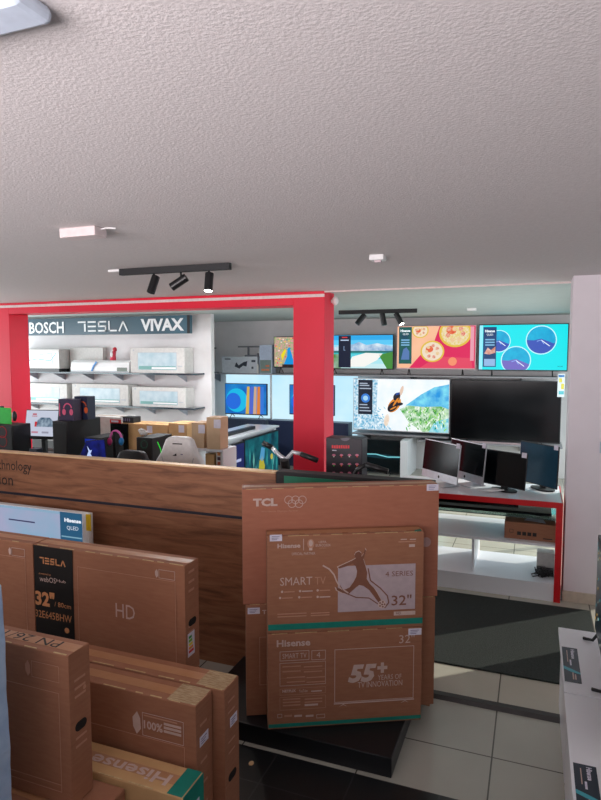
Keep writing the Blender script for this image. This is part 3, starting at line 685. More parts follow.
MB().box(-.965, 3.68, 2.565, -.875, 3.76, 2.6).build('housing', WPL, T, .006); MB().box(-.935, 3.69, 2.552, -.895, 3.73, 2.565).build('sensor', mat('pinkish_sensor', (222, 200, 205), .4), T, .003)
solo(MB().box(-.87, 8.45, 2.565, -.75, 8.55, 2.6), 'ceiling_box', WPL, 'tiny white box on the far ceiling above the television wall', 'detector', bevel=.006)
solo(MB().box(-2.90, 3.67, 2.583, -2.80, 3.70, 2.6), 'junction_box', WPL, 'small white junction box at the left end of the nearer ceiling track', 'junction box', bevel=.003)
T = thing('ceiling_lamp', 'pale bluish ceiling lamp cut by the top left picture corner', 'ceiling lamp', (-1.10, .86, 2.6))
MB().box(-1.35, .80, 2.57, -.80, .885, 2.6).build('housing', mat('pale_blue_plastic', (200, 212, 228), .3), T, .012)
T = thing('wall_camera', 'small pale round motion sensor beside the top of the red column', 'sensor', (-1.89, 5.88, 2.5))
MB().ball((-1.885, 5.88, 2.52), .035, .035, .045).build('housing', WPL, T, smooth=True)
MB().box(-1.923, 5.86, 2.50, -1.90, 5.90, 2.53).build('bracket', WPL, T)

T = thing('added_fill_panel', 'unseen fill light panel added behind the red beam to brighten the back room', 'ceiling lamp', (-4.0, 6.75, 2.6))  # added fill light, hidden by the beam, brightens the back wall
MB().box(-4.6, 6.45, 2.57, -3.3, 7.05, 2.6).build('housing', WPL, T, .003); MB().box(-4.57, 6.48, 2.566, -3.33, 7.02, 2.57).build('diffuser', glow((250, 250, 255), 3), T)
l = bpy.data.lights.new('added_fill_lamp', 'AREA'); l.shape = 'RECTANGLE'; l.size = 1.2; l.size_y = .5; l.energy = 50; l.color = (.95, .98, 1)
o = bpy.data.objects.new('added_fill_lamp', l); C.objects.link(o); o.parent = T; o.location = (0, 0, -.045)
# ================================================================ TELEVISION WALL
SHY = 10.0
def board(name, label, x0, y0, z0, x1, y1, z1, m, brackets=(), group=None):
    T = thing(name, label, 'shelf', ((x0+x1)/2, (y0+y1)/2, z0), 0, group)
    MB().box(x0, y0, z0, x1, y1, z1).build('board', m, T, .003)
    for b in brackets: MB().prism([(0, 0), (y1-y0-.03, 0), (0, -.16), (-.0, -.16)], Face((b, y1, z0), (0, -1, 0), (0, 0, 1)), -.01, .01).build('bracket', GREY, T)
    return T
SG = mat('grey_shelf_laminate', (150, 150, 155), .4)
board('wall_shelf', 'long grey upper shelf carrying the row of lit televisions', -5.6, 9.95, 1.61, .42, 10.5, 1.635, SG, (-5.7, -1.9, -.2))
board('wall_shelf', 'grey lower shelf beneath the big switched-off television', -1.75, 9.85, .565, .42, 10.5, .59, SG, (-1.6, -.2))
def tv(label, x0, z0, x1, z1, Y, draw, feetz=None, frame=BLK, group='televisions on the upper wall shelf', bez=.012):
    T = thing('television', label, 'television', ((x0+x1)/2, Y+.03, feetz if feetz is not None else z0), 0, group)
    MB().box(x0, Y, z0, x1, Y+.045, z1).build('case', frame, T, .004)
    S = MB(); f = front(x0+bez, Y, z0+bez*1.6); W, Hh = x1-x0-2*bez, z1-z0-bez*2.6
    draw(S, f, W, Hh); S.build('screen', GBLK, T)
    if feetz is not None:
        for u in (.16, .84):
            x = x0+(x1-x0)*u
            MB().tube([(x, Y-.06, feetz+.007), (x, Y+.02, z0+.01), (x, Y+.14, feetz+.007)], .008, seg=6).build('foot', BLK, T)
    return T
def ngrad(S, f, W, Hh, cols, d=.001, s=.9):
    n = len(cols)
    for i, c in enumerate(cols): S.quad(f, 0, Hh*(1-(i+1)/n), W, Hh*(1-i/n), glow(c, s), d)
def d_blue(S, f, W, Hh):
    S.quad(f, 0, 0, W, Hh, glow((14, 232, 240), .95), .001)
    for cx, cy, r in ((.23, .64, .25), (.71, .66, .32), (.43, .21, .32)):
        for q_, cc_, dd_ in ((1, glow((190, 245, 255), 1), .002), (.93, glow((20, 190, 232), .9, c2=(10, 160, 215), scale=9), .003)):
            S.poly(f, [(W*cx+Hh*r*q_*math.cos(a*.19635), min(Hh, max(.001, Hh*cy+Hh*r*q_*math.sin(a*.19635)))) for a in range(32)], cc_, dd_)
        rr = Hh*r*.93; P = [(W*cx+rr*math.cos(a), Hh*cy+rr*math.sin(a)) for a in [math.pi*(1.0+i/14) for i in range(15)]]
        top = [(W*cx+rr*.95, Hh*cy-rr*.3), (W*cx+rr*.5, Hh*cy-rr*.1), (W*cx, Hh*cy+rr*.1), (W*cx-rr*.5, Hh*cy-rr*.02)]
        P = [p for p in P if p[1] < Hh*cy-rr*.05 or p[0] < W*cx]
        S.poly(f, [(x, max(y, .002)) for x, y in P]+top, glow((62, 90, 190) if cx > .5 or cx < .3 else (120, 110, 200), .9), .004)
        S.line(f, [(W*cx, Hh*cy), (W*cx+rr*.6, Hh*cy-rr*.45)], .012, glow((230, 240, 255), 1), .005)
        S.line(f, [(W*cx-rr*.3, Hh*cy-rr*.1), (W*cx, Hh*cy), (W*cx+rr*.2, Hh*cy-rr*.3)], .008, glow((150, 190, 255), 1), .005)
    S.quad(f, W*.045, Hh*.06, W*.20, Hh*.96, glow((30, 90, 150), .7, c2=(20, 60, 120), scale=6), .006)
    S.quad(f, 0, 0, W*.04, Hh, glow((150, 235, 255), 1), .005)
    S.text(f, 'Hisense', W*.065, Hh*.84, W*.18, Hh*.90, glow((240, 250, 255), 1), d=.008, bold=.04); S.text(f, 'QLED', W*.085, Hh*.76, W*.16, Hh*.81, glow((240, 250, 255), 1), d=.008)
    for k in range(3): S.quad(f, W*.07, Hh*(.66-.06*k), W*.18, Hh*(.69-.06*k), glow((130, 190, 230), .9), .008)
    S.poly(f, [(W*.06, Hh*.36), (W*.10, Hh*.50), (W*.14, Hh*.44), (W*.19, Hh*.52), (W*.19, Hh*.38), (W*.12, Hh*.34)], glow((235, 200, 190), .9, c2=(210, 110, 80), scale=20), .008)
    S.quad(f, W*.06, Hh*.08, W*.19, Hh*.24, glow((150, 190, 235), .9), .008)
    S.text(f, 'Hisense', W*.90, Hh*.07, W*.955, Hh*.10, glow((30, 80, 100), .5), d=.003)
def d_bowls(S, f, W, Hh):
    S.quad(f, 0, 0, W, Hh, glow((226, 30, 92), .9), .001)
    S.poly(f, [(0, 0), (W*.16, 0), (W*.30, Hh*.30), (W*.48, Hh*.62), (W*.55, Hh), (0, Hh)], glow((250, 196, 160), .95, c2=(245, 180, 140), scale=3), .002)
    S.poly(f, [(W*.3, 0), (W*.52, Hh*.28), (W*.95, Hh*.24), (W*.97, 0)], glow((232, 70, 100), .9), .002)
    for cx, cy, r, c, k in ((.75, .84, .36, (225, 200, 90), (230, 60, 40)), (.46, .40, .27, (235, 215, 190), (220, 60, 60)), (.30, .90, .19, (245, 215, 180), (210, 90, 60))):
        pts = [(W*cx+Hh*r*1.05*math.cos(a*.2), min(Hh*.998, Hh*cy+Hh*r*.95*math.sin(a*.2))) for a in range(31)]
        S.poly(f, pts, glow((232, 196, 70), .9), .003)
        pts = [((x-W*cx)*.86+W*cx, (y-Hh*cy)*.86+Hh*cy) for x, y in pts]
        S.poly(f, pts, glow((240, 225, 205), .95, c2=c, scale=40), .004)
        S.disc(f, W*cx-Hh*r*.25, min(Hh*.9, Hh*cy+Hh*r*.2), Hh*r*.34, glow((225, 70, 50), .9, c2=(240, 130, 80), scale=40), .0045, n=9, ry=Hh*min(r*.3, .10))
        for i in range(7):
            a = i*.9+cx*7; rr = Hh*r*.5; S.disc(f, W*cx+rr*math.cos(a), min(Hh*.93, Hh*cy+rr*math.sin(a)), Hh*r*.16, glow(k if i % 3 else (240, 200, 120), .85, c2=(250, 220, 190), scale=60), .005, n=7)
    S.disc(f, W*.72, Hh*.16, Hh*.10, glow((250, 150, 110), .9), .005, n=20)
    S.quad(f, W*.94, Hh*.18, W*.985, Hh*.98, glow((250, 170, 190), .8), .006)
    S.quad(f, W*.02, Hh*.10, W*.19, Hh*.99, glow((20, 120, 90), .7, c2=(20, 70, 110), scale=5), .006)
    S.text(f, 'Hisense', W*.04, Hh*.87, W*.17, Hh*.93, glow((240, 250, 255), 1), d=.008, bold=.04); S.text(f, 'QLED', W*.07, Hh*.79, W*.15, Hh*.84, glow((240, 250, 255), 1), d=.008)
    for k in range(3): S.quad(f, W*.05, Hh*(.66-.06*k), W*.16, Hh*(.69-.06*k), glow((130, 190, 230), .9), .008)
    S.poly(f, [(W*.05, Hh*.2), (W*.08, Hh*.45), (W*.12, Hh*.50), (W*.16, Hh*.4), (W*.16, Hh*.2)], glow((90, 130, 190), .8), .008)
def d_lake(S, f, W, Hh):
    ngrad(S, f, W, Hh*1.0, [(40, 170, 235), (90, 200, 245), (150, 222, 248), (60, 190, 200), (90, 210, 225), (170, 230, 240), (200, 235, 240)], s=.95)
    S.poly(f, [(0, Hh*.55), (W*.2, Hh*.66), (W*.32, Hh*.78), (W*.42, Hh*.72), (W*.52, Hh*.80), (W*.63, Hh*.7), (W*.78, Hh*.76), (W, Hh*.66), (W, Hh*.52), (0, Hh*.5)], glow((90, 150, 205), .9, c2=(225, 240, 250), scale=9), .002)
    S.quad(f, 0, Hh*.47, W, Hh*.53, glow((40, 120, 120), .8), .003)
    S.poly(f, [(0, Hh*.42), (W*.36, Hh*.44), (W*.30, Hh*.2), (W*.25, 0), (0, 0)], glow((70, 150, 60), .8, c2=(180, 200, 190), scale=8), .003)
    S.poly(f, [(W*.36, Hh*.05), (W*.42, Hh*.35), (W*.62, Hh*.47), (W*.86, Hh*.45), (W*.78, Hh*.25), (W*.6, Hh*.05)], glow((240, 240, 235), 1), .004)
    S.poly(f, [(W*.8, Hh*.42), (W, Hh*.5), (W, 0), (W*.92, 0)], glow((70, 150, 60), .8), .004)
    S.quad(f, W*.22, Hh*.02, W*.40, Hh*.99, glow((26, 36, 66), .6), .006)
    S.quad(f, W*.27, Hh*.925, W*.35, Hh*.955, glow((235, 60, 60), .9), .008); S.quad(f, W*.25, Hh*.84, W*.37, Hh*.87, glow((200, 220, 250), .9), .008)
    S.line(f, [(W*.30, Hh*.68), (W*.30, Hh*.55), (W*.32, Hh*.55)], .008, glow((160, 190, 230), .8), .008)
def d_snow(S, f, W, Hh):
    S.quad(f, 0, 0, W, Hh, glow((250, 250, 250), 1.0, c2=(225, 240, 248), scale=4), .001)
    S.poly(f, [(0, 0), (W*.42, 0), (W*.34, Hh*.18), (W*.25, Hh*.35), (W*.26, Hh*.98), (W*.20, Hh), (0, Hh)], glow((240, 250, 255), 1, c2=(60, 160, 200), scale=26), .002)
    S.poly(f, [(W*.56, Hh*.50), (W*.72, Hh*.72), (W*.85, Hh*.86), (W, Hh*.92), (W, Hh*.3), (W*.7, Hh*.35)], glow((30, 150, 225), .95, c2=(130, 225, 245), scale=9), .002)
    S.poly(f, [(W*.50, Hh*.42), (W*.58, Hh*.50), (W*.75, Hh*.48), (W*.92, Hh*.5), (W, Hh*.45), (W, 0), (W*.74, 0), (W*.60, Hh*.16)], glow((70, 170, 60), .95, c2=(235, 250, 235), scale=17), .003)
    S.poly(f, [(W*.80, 0), (W*.86, Hh*.2), (W, Hh*.28), (W, 0)], glow((60, 190, 215), .95, c2=(200, 240, 240), scale=14), .004)
    def el(cx, cy, ra, rb, a, c, d):
        S.poly(f, [(W*cx+Hh*(ra*math.cos(t*.35)*math.cos(a)-rb*math.sin(t*.35)*math.sin(a)), Hh*cy+Hh*(ra*math.cos(t*.35)*math.sin(a)+rb*math.sin(t*.35)*math.cos(a))) for t in range(18)], c, d)
    OR = glow((240, 160, 60), .9, c2=(225, 130, 40), scale=30); DKB = glow((50, 50, 66), .6, c2=(30, 30, 44), scale=20)
    el(.515, .78, .10, .03, 1.3, glow((235, 205, 185), .9), .004)
    el(.44, .50, .17, .10, .9, OR, .005); el(.425, .47, .13, .075, .8, DKB, .006); el(.465, .66, .085, .065, 1.1, DKB, .006)
    el(.455, .56, .10, .018, 1.0, OR, .008); el(.43, .44, .07, .014, .5, OR, .008); el(.475, .72, .05, .02, .4, glow((30, 80, 170), .8), .008); el(.50, .52, .06, .03, .2, DKB, .007)
    el(.36, .20, .12, .05, 1.4, glow((240, 215, 190), .9, c2=(250, 240, 230), scale=20), .005)
    for k in range(60):
        u, v = random.uniform(.02, .42), random.uniform(.01, .45); el(u, v, random.uniform(.01, .035), .008, random.uniform(0, 3), glow(random.choice([(60, 170, 215), (150, 215, 235), (255, 255, 255)]), .95), .0045)
    for k in range(110):
        u, v = random.uniform(.55, .98), random.uniform(.04, .46); el(u, v, random.uniform(.012, .04), .010, random.uniform(.5, 2.6), glow(random.choice([(70, 170, 60), (150, 220, 90), (245, 255, 245), (40, 120, 60), (200, 240, 160)]), .95), .0045)
    S.quad(f, W*.05, Hh*.30, W*.205, Hh*.98, glow((50, 60, 82), .55, c2=(36, 44, 64), scale=5), .008)
    S.disc(f, W*.13, Hh*.62, Hh*.09, glow((60, 130, 220), .9), .010); S.disc(f, W*.13, Hh*.62, Hh*.05, glow((170, 220, 250), .9), .012)
    for k, v in enumerate((.90, .86, .80, .48, .42, .36)): S.quad(f, W*.065, Hh*v, W*(.15+.02*(k % 3)), Hh*(v+.02), glow((190, 205, 225), .8), .010)
def d_off(S, f, W, Hh):
    S.quad(f, 0, 0, W, Hh, GBLK, .001)
def d_dark_reflection(S, f, W, Hh):  # dark screen, its cyan reflection line painted as glow
    S.quad(f, 0, 0, W, Hh, mat('dark_teal_screen', (8, 22, 28), .12, spec=.2), .001)
    S.poly(f, [(0, Hh*.60), (W*.4, Hh*.58), (W*.75, Hh*.56), (W, Hh*.52), (W, Hh*.44), (W*.75, Hh*.42), (W*.4, Hh*.46), (0, Hh*.48)], glow((16, 70, 84), .6, c2=(10, 48, 60), scale=6), .002)
    S.line(f, [(0, Hh*.50), (W*.4, Hh*.53), (W*.62, Hh*.55), (W*.80, Hh*.48), (W, Hh*.50)], .016, glow((130, 215, 225), .9), .003)
def d_swirl(S, f, W, Hh):
    S.quad(f, 0, 0, W, Hh, glow((40, 150, 220), .85, c2=(20, 90, 190), scale=3), .001)
    S.disc(f, W*.28, Hh*.45, Hh*.40, glow((30, 190, 235), .9), .002, n=30); S.disc(f, W*.20, Hh*.42, Hh*.28, glow((40, 110, 225), .9), .003, n=30)
    for k, c in enumerate(((230, 190, 90), (90, 110, 220), (220, 180, 150), (240, 140, 60), (60, 130, 230))):
        S.poly(f, [(W*(.50+.09*k), 0), (W*(.54+.085*k), Hh*.92), (W*(.60+.085*k), Hh*.92), (W*(.58+.09*k), 0)], glow(c, .8), .004)
def d_peacock(S, f, W, Hh):
    S.quad(f, 0, 0, W, Hh, glow((236, 150, 170), .9, c2=(120, 190, 110), scale=34), .001)
    for i in range(90):
        S.disc(f, random.uniform(.03, .97)*W, random.uniform(.08, .97)*Hh, .014, glow(random.choice([(250, 225, 220), (225, 60, 90), (240, 200, 80), (60, 160, 140)]), .9), .003, n=7)
    S.poly(f, [(W*.24, Hh*.08), (W*.50, Hh*.08), (W*.44, Hh*.4), (W*.38, Hh*.66), (W*.33, Hh*.62), (W*.32, Hh*.35)], glow((20, 150, 225), .9), .006)
    S.poly(f, [(W*.20, Hh*.2), (W*.30, Hh*.55), (W*.26, Hh*.6), (W*.17, Hh*.4)], glow((240, 220, 40), .9), .006)
    S.quad(f, W*.2, 0, W*.8, Hh*.08, glow((60, 40, 40), .6), .006)
def d_under(S, f, W, Hh):
    S.quad(f, 0, 0, W, Hh, glow((30, 130, 140), .6, c2=(14, 60, 80), scale=7), .001)
    for i in range(14):
        a = random.uniform(.02, .95)*W; b = random.uniform(.1, .8)*Hh; S.poly(f, [(a, b), (a+.03, b+.14), (a+.06, b+.02), (a+.03, b-.12)], glow(random.choice([(60, 170, 170), (30, 100, 130), (120, 200, 190)]), .6), .003)
    S.poly(f, [(W*.34, 0), (W*.40, Hh*.45), (W*.48, Hh*.55), (W*.56, Hh*.3), (W*.52, 0)], glow((200, 190, 60), .7), .004)
    S.poly(f, [(W*.40, Hh*.5), (W*.46, Hh*.75), (W*.56, Hh*.7), (W*.54, Hh*.48), (W*.47, Hh*.42)], glow((90, 170, 220), .7), .004)
    S.disc(f, W*.78, Hh*.45, .05, glow((210, 200, 80), .7), .004, n=8)
TZ = 1.635
tv('lit television showing round blue bowls on turquoise, rightmost of the upper row', -.846, 1.72, .463, 2.448, 10.1, d_blue, TZ)
tv('lit television showing food bowls on pink, second from right in the upper row', -2.159, 1.735, -.885, 2.447, 10.1, d_bowls, TZ, frame=mat('pale_pink_bezel', (230, 190, 195), .4))
tv('lit television showing a mountain lake, just right of the red column', -3.45, 1.72, -2.215, 2.312, 10.1, d_lake, TZ)
tv('lit television with a flowery peacock picture, left of the red column', -4.34, 1.74, -3.55, 2.29, 9.98, d_peacock, TZ)
tv('huge switched-off black television under the turquoise lit one', -1.245, .625, .385, 1.575, 9.95, d_off, .59, group=None)
tv('bright television showing a snow kayaker with green bushes, mid height', -2.86, .70, -1.262, 1.578, 9.95, d_snow, None, frame=SILV, group=None, bez=.010)
tv('dark television with a painted pale cyan reflection, low behind the black icon carton', -3.10, .03, -1.985, .585, 9.75, d_dark_reflection, 0, group=None)
board('wall_shelf', 'narrow silver shelf lip beneath the snow television', -2.87, 9.9, .63, -1.27, 10.5, .655, SG, (-2.7, -1.7))
solo(MB().box(-1.975, 9.6, 0, -1.86, 10.4, .60), 'white_divider', WHT, 'white upright divider panel beside the low dark television', 'panel', bevel=.003)
T = thing('soundbar_box', 'pinkish grey boxes strip on the lower shelf below the big dark television', 'box', (-.5, 9.88, .59))
solo_ = MB().box(-1.1, 9.86, .59, .2, 9.9, .62).build('body', mat('pinkish_bar', (170, 150, 155), .4), T, .004)
MB().box(-1.08, 9.855, .598, -.9, 9.86, .612).build('display', BLK, T)
# energy label hanging by the pillar
T = thing('energy_card', 'blue and yellow energy card hanging at the right end of the upper shelf', 'card', (.375, 9.947, 1.34))
MB().box(.325, 9.944, 1.34, .425, 9.95, 1.69).build('card', mat('pale_card', (226, 234, 236), .5), T)
f = front(.325, 9.944, 1.34); m = MB()
m.quad(f, .01, .30, .09, .33, mat('card_blue', (40, 120, 190), .5)); m.quad(f, .02, .22, .06, .28, mat('card_yellow', (230, 215, 80), .5)); m.quad(f, .05, .12, .09, .2, mat('card_yellow', (230, 215, 80), .5)); m.quad(f, .02, .04, .09, .09, mat('card_teal', (90, 190, 200), .5)); m.build('print', None, T)
# showcases left of the column
LB = glow((176, 226, 250), 1.0, c2=(214, 242, 252), scale=1.2)
T = thing('backlit_panel', 'pale blue backlit wall panel partly behind the red column', 'light panel', (-3.7, 10.3, .55))
MB().box(-4.49, 10.25, .56, -2.88, 10.30, 1.60).build('panel', LB, T)
MB().box(-4.52, 10.22, .55, -4.49, 10.31, 1.60).build('edge', WPL, T)
T = thing('backlit_panel', 'pale blue backlit wall panel behind the swirl-picture television', 'light panel', (-4.97, 10.3, .55))
MB().box(-5.44, 10.25, .56, -4.53, 10.30, 1.60).build('panel', LB, T)
tv('lit television with blue and orange swirls in the left backlit bay', -5.40, .86, -4.54, 1.44, 10.12, d_swirl, .80, group=None)
tv('lit television mostly hidden behind the red column, swirls at its edge', -4.10, .90, -3.25, 1.44, 10.12, d_swirl, .80, group=None)
NB = mat('navy_cabinet', (42, 52, 84), .4)
T = thing('media_cabinet', 'dark slate low cabinet under the left swirl television', 'cabinet', (-4.97, 10.1, 0))
MB().box(-5.42, 9.95, 0, -4.50, 10.22, .80).build('body', mat('slate_cabinet', (74, 84, 106), .4), T, .004)
MB().box(-5.38, 9.94, .45, -4.97, 9.95, .78).build('door', mat('slate_cabinet', (74, 84, 106), .4), T); MB().box(-4.95, 9.94, .45, -4.54, 9.95, .78).build('door', mat('slate_cabinet', (74, 84, 106), .4), T)
T = thing('media_cabinet', 'dark navy low cabinet under the television behind the red column', 'cabinet', (-3.7, 10.1, 0))
MB().box(-4.44, 9.95, 0, -2.95, 10.22, .80).build('body', NB, T, .004); MB().box(-4.42, 9.94, .3, -3.72, 9.95, .78).build('door', NB, T); MB().box(-3.7, 9.94, .3, -2.98, 9.95, .78).build('door', NB, T)
# stuff on the left end of the upper shelf
T = thing('bracket_box', 'pale grey box printed with a wall bracket, left end of the upper shelf', 'box', (-5.0, 9.98, 1.635))
MB().box(-5.37, 9.96, 1.635, -4.66, 10.1, 1.935).build('body', mat('pale_grey_card', (200, 206, 212), .5), T, .003)
f = front(-5.37, 9.96, 1.635); m = MB(); DK = mat('slate_ink', (60, 68, 80), .5)
m.quad(f, .06, .245, .18, .265, DK); m.poly(f, [(.26, .12), (.30, .2), (.34, .14), (.44, .2), (.52, .22), (.50, .12), (.42, .14), (.36, .08)], DK); m.line(f, [(.28, .17), (.38, .11), (.48, .19)], .02, DK); m.quad(f, .60, .20, .68, .24, DK); m.quad(f, .60, .08, .64, .12, DK)
m.build('printing', DK, T)
T = thing('wall_mount', 'grey metal wall mount arm standing on the printed bracket box', 'bracket', (-4.9, 10.02, 1.935))
MB().box(-5.06, 10.0, 2.10, -4.64, 10.03, 2.125).box(-4.87, 10.0, 1.95, -4.84, 10.03, 2.10).box(-4.92, 9.99, 1.935, -4.66, 10.04, 1.965).box(-4.68, 10.0, 1.935, -4.65, 10.03, 2.0).build('arm', GREY, T, .002)
T = thing('camera_box', 'pale blue box with orange print beside the bracket box on the upper shelf', 'box', (-4.5, 9.98, 1.635))
MB().box(-4.61, 9.96, 1.635, -4.37, 10.15, 2.14).build('body', mat('pale_blue_card', (186, 200, 220), .5), T, .003)
f = front(-4.61, 9.96, 1.635); m = MB(); m.quad(f, .01, .01, .23, .24, mat('green_grey_print', (120, 140, 134), .5)); 
for a, b in ((.04, .05), (.12, .05), (.12, .12)): m.quad(f, a, b, a+.07, b+.03, mat('orange_print', (220, 120, 70), .5), .0016)
m.build('printing', None, T)
solo(MB().box(-5.62, 9.97, 1.635, -5.58, 10.0, 2.1).box(-5.7, 9.97, 2.08, -5.5, 10.0, 2.1).box(-5.72, 9.96, 1.635, -5.48, 10.05, 1.65), 'antenna_stand', GREY, 'thin grey antenna stand at the far left end of the upper shelf', 'stand')
solo(MB().box(-4.652, 9.93, 1.635, -4.625, 9.96, 1.80), 'small_white_packet', WBOX, 'slim white packet between the bracket box and the blue box', 'packet')

# white low counter with picture cartons along its face
T = thing('white_counter', 'low white counter running away from the camera, left of the red column', 'counter', (-4.15, 8.4, 0))
MB().box(-4.53, 7.2, .77, -3.95, 9.3, .80).build('counter_top', WHT, T, .003); MB().box(-4.51, 7.22, 0, -4.0, 9.28, .77).build('body', WHT, T)
T = thing('soundbar', 'long black soundbar on the low white counter', 'soundbar', (-4.1, 8.2, .8))
MB().box(-4.18, 7.5, .801, -4.10, 8.7, .85).build('body', BLK, T, .01)
def leaner(label, y0, y1, z1, draw):
    T = thing('picture_television', label, 'television', (-3.86, (y0+y1)/2, 0)); f = Face((-3.84, y0, .02), (0, 1, 0), (0, 0, 1))
    MB().box(-3.96, y0, .0, -3.922, y1, z1).build('case', BLK, T, .003); S = MB(); draw(S, Face((-3.922, y0+.015, .03), (0, 1, 0), (0, 0, 1)), y1-y0-.03, z1-.05); S.build('screen', GBLK, T)
leaner('lit television with an underwater fish picture leaning on the white counter', 7.95, 9.2, .74, d_under)
def d_sl(S, f, W, Hh):
    S.quad(f, 0, 0, W, Hh, glow((40, 50, 120), .5), .001); S.quad(f, W*.2, Hh*.62, W*.7, Hh*.68, glow((200, 210, 250), .7), .002); S.quad(f, W*.2, Hh*.40, W*.8, Hh*.46, glow((200, 210, 250), .7), .002)
leaner('narrow navy display panel leaning on the white counter near its front', 7.58, 7.94, .72, d_sl)
leaner('dark grey display panel leaning at the front end of the white counter', 7.22, 7.56, .70, lambda S, f, W, Hh: (S.quad(f, 0, 0, W, Hh, mat('slate_face', (70, 76, 84), .4), .001), S.quad(f, W*.05, Hh*.40, W*.9, Hh*.56, STK, .002)))

# ================================================================ AIR CONDITIONER WALL
AG = 'air conditioner shelves'
GS = mat('dark_edged_glass', (70, 92, 100), .1, c2=(40, 50, 58), scale=4, stretch=(1.5, 1, 1)); 
for z, lbl in ((1.665, 'dark-edged glass shelf carrying the upper row of air conditioners'), (1.14, 'dark-edged glass shelf carrying the lower row of air conditioners')):
    T = thing('glass_shelf', lbl, 'shelf', (-6.5, 8.1, z), 0, AG); MB().box(-8.8, 7.97, z, -4.78, 8.3, z+.025).build('glass', GS, T)
    for x in (-8.1, -7.5, -6.9, -6.3, -5.7, -5.1): MB().prism([(0, 0), (.28, 0), (0, -.12)], Face((x, 8.3, z), (0, -1, 0), (0, 0, 1)), -.006, .006).build('bracket', mat('pale_bracket', (190, 195, 205), .4), T)
PB = mat('pale_blue_print', (158, 188, 200), .3, c2=(200, 216, 222), scale=7); GN = mat('pale_green_print', (110, 170, 165), .4)
def acbox(label, x0, x1, z0, z1, y=8.0, pic=True, c=WBOX):
    T = thing('air_conditioner_box', label, 'box', ((x0+x1)/2, y+.12, z0), 0, 'boxed air conditioners')
    MB().box(x0, y, z0, x1, y+.26, z1).build('body', c, T, .004)
    f = front(x0, y, z0); W, Hh = x1-x0, z1-z0; m = MB()
    if pic:
        m.quad(f, W*.14, Hh*.12, W*.86, Hh*.82, PB, .001); m.quad(f, W*.16, Hh*.14, W*.84, Hh*.28, GN, .0016)
        m.quad(f, W*.40, Hh*.16, W*.84, Hh*.24, WPL, .0022); m.frame(f, W*.14, Hh*.12, W*.86, Hh*.82, .005, mat('pale_grey_line', (190, 195, 200), .5), .002)
    m.disc(f, W*.06, Hh*.9, .014, mat('pale_grey_line', (190, 195, 200), .5), .001)
    m.quad(f, W*.88, Hh*.25, W*.96, Hh*.3, mat('pale_grey_line', (190, 195, 200), .5), .001)
    m.build('printing', PB, T); return T
acbox('white printed air conditioner box, right end of the upper glass shelf', -5.93, -4.95, 1.69, 2.08)
acbox('white air conditioner box with a plain front behind the ribboned unit', -7.32, -6.62, 1.69, 2.09, y=8.15*1-.11+.02, pic=False) if False else None
acbox('white printed air conditioner box, right end of the lower glass shelf', -5.91, -4.94, 1.165, 1.47)
acbox('white printed air conditioner box, middle of the lower glass shelf', -7.09, -5.99, 1.165, 1.50)
acbox('white printed air conditioner box on the lower glass shelf beside the red column', -8.3, -7.2, 1.165, 1.49)
T = acbox('glossy printed box with painted sky reflection on the upper glass shelf beside the red column', -8.3, -7.34, 1.74, 2.06)
f = front(-8.3, 8.0, 1.74); m = MB(); m.quad(f, .1, .04, .95, .28, mat('sky_reflection_paint', (240, 246, 250), .2), .003)  # sky reflection painted as a pale panel with blue lines
m.line(f, [(.2, .12), (.5, .16), (.78, .13), (.9, .26)], .014, mat('blue_line', (80, 160, 200), .4), .004); m.line(f, [(.55, .23), (.8, .26), (.83, .05)], .01, mat('blue_line', (80, 160, 200), .4), .004); m.build('sky_reflection', None, T)
solo(MB().box(-8.3, 7.99, 1.69, -7.34, 8.22, 1.738), 'black_case', BLK, 'flat black case beneath the printed box with the painted sky reflection', 'case')
T = thing('air_conditioner', 'bare white air conditioner unit with a blue ribbon on the upper glass shelf', 'air conditioner', (-6.5, 8.1, 1.69))
prof = [(0, 0), (.20, 0), (.20, .185), (.06, .195), (.015, .16), (0, .08)]
MB().prism([(u, v) for u, v in prof], Face((0, 8.0, 1.69), (0, 1, 0), (0, 0, 1)), -7.10, -5.96).build('case', WPL, T, .006) if False else None
MB().prism([(u, v) for u, v in prof], Face((0, 7.99, 1.69), (0, 1, 0), (0, 0, 1)), -7.10, -5.96).build('case', WPL, T, .006)
f = front(-7.1, 7.989, 1.69); m = MB()
MB().box(-6.18, 7.985, 1.71, -5.99, 7.99, 1.77).build('label_strip', mat('grey_green_label', (120, 130, 120), .5), T)
MB().line(f, [(.43, .02), (.47, .10), (.53, .17)], .025, mat('blue_ribbon', (40, 130, 200), .4), .012).build('ribbon', mat('blue_ribbon', (40, 130, 200), .4), T)
MB().box(-7.09, 7.988, 1.70, -5.97, 7.992, 1.715).build('air_slot', mat('pale_slot', (170, 180, 185), .5), T)
T = thing('white_board', 'plain white box standing behind the left end of the ribboned unit', 'box', (-6.95, 8.24, 1.69))
MB().box(-7.30, 8.205, 1.69, -6.62, 8.29, 2.09).build('board', WBOX, T, .003)
T = thing('toy_figure', 'small red and white toy figure standing on the ribboned air conditioner', 'toy', (-6.33, 8.1, 1.885))
MB().tube([(-6.34, 8.1, 1.885), (-6.33, 8.1, 1.97), (-6.31, 8.1, 2.02)], .05, r1=.03).build('body', mat('pink_red_toy', (225, 70, 90), .5), T, smooth=True)
MB().ball((-6.30, 8.1, 2.055), .035, .035, .04).build('head', mat('red_toy', (205, 40, 60), .5), T, smooth=True)
MB().ball((-6.33, 8.055, 1.98), .02, .012, .05).build('belly', WPL, T, smooth=True)
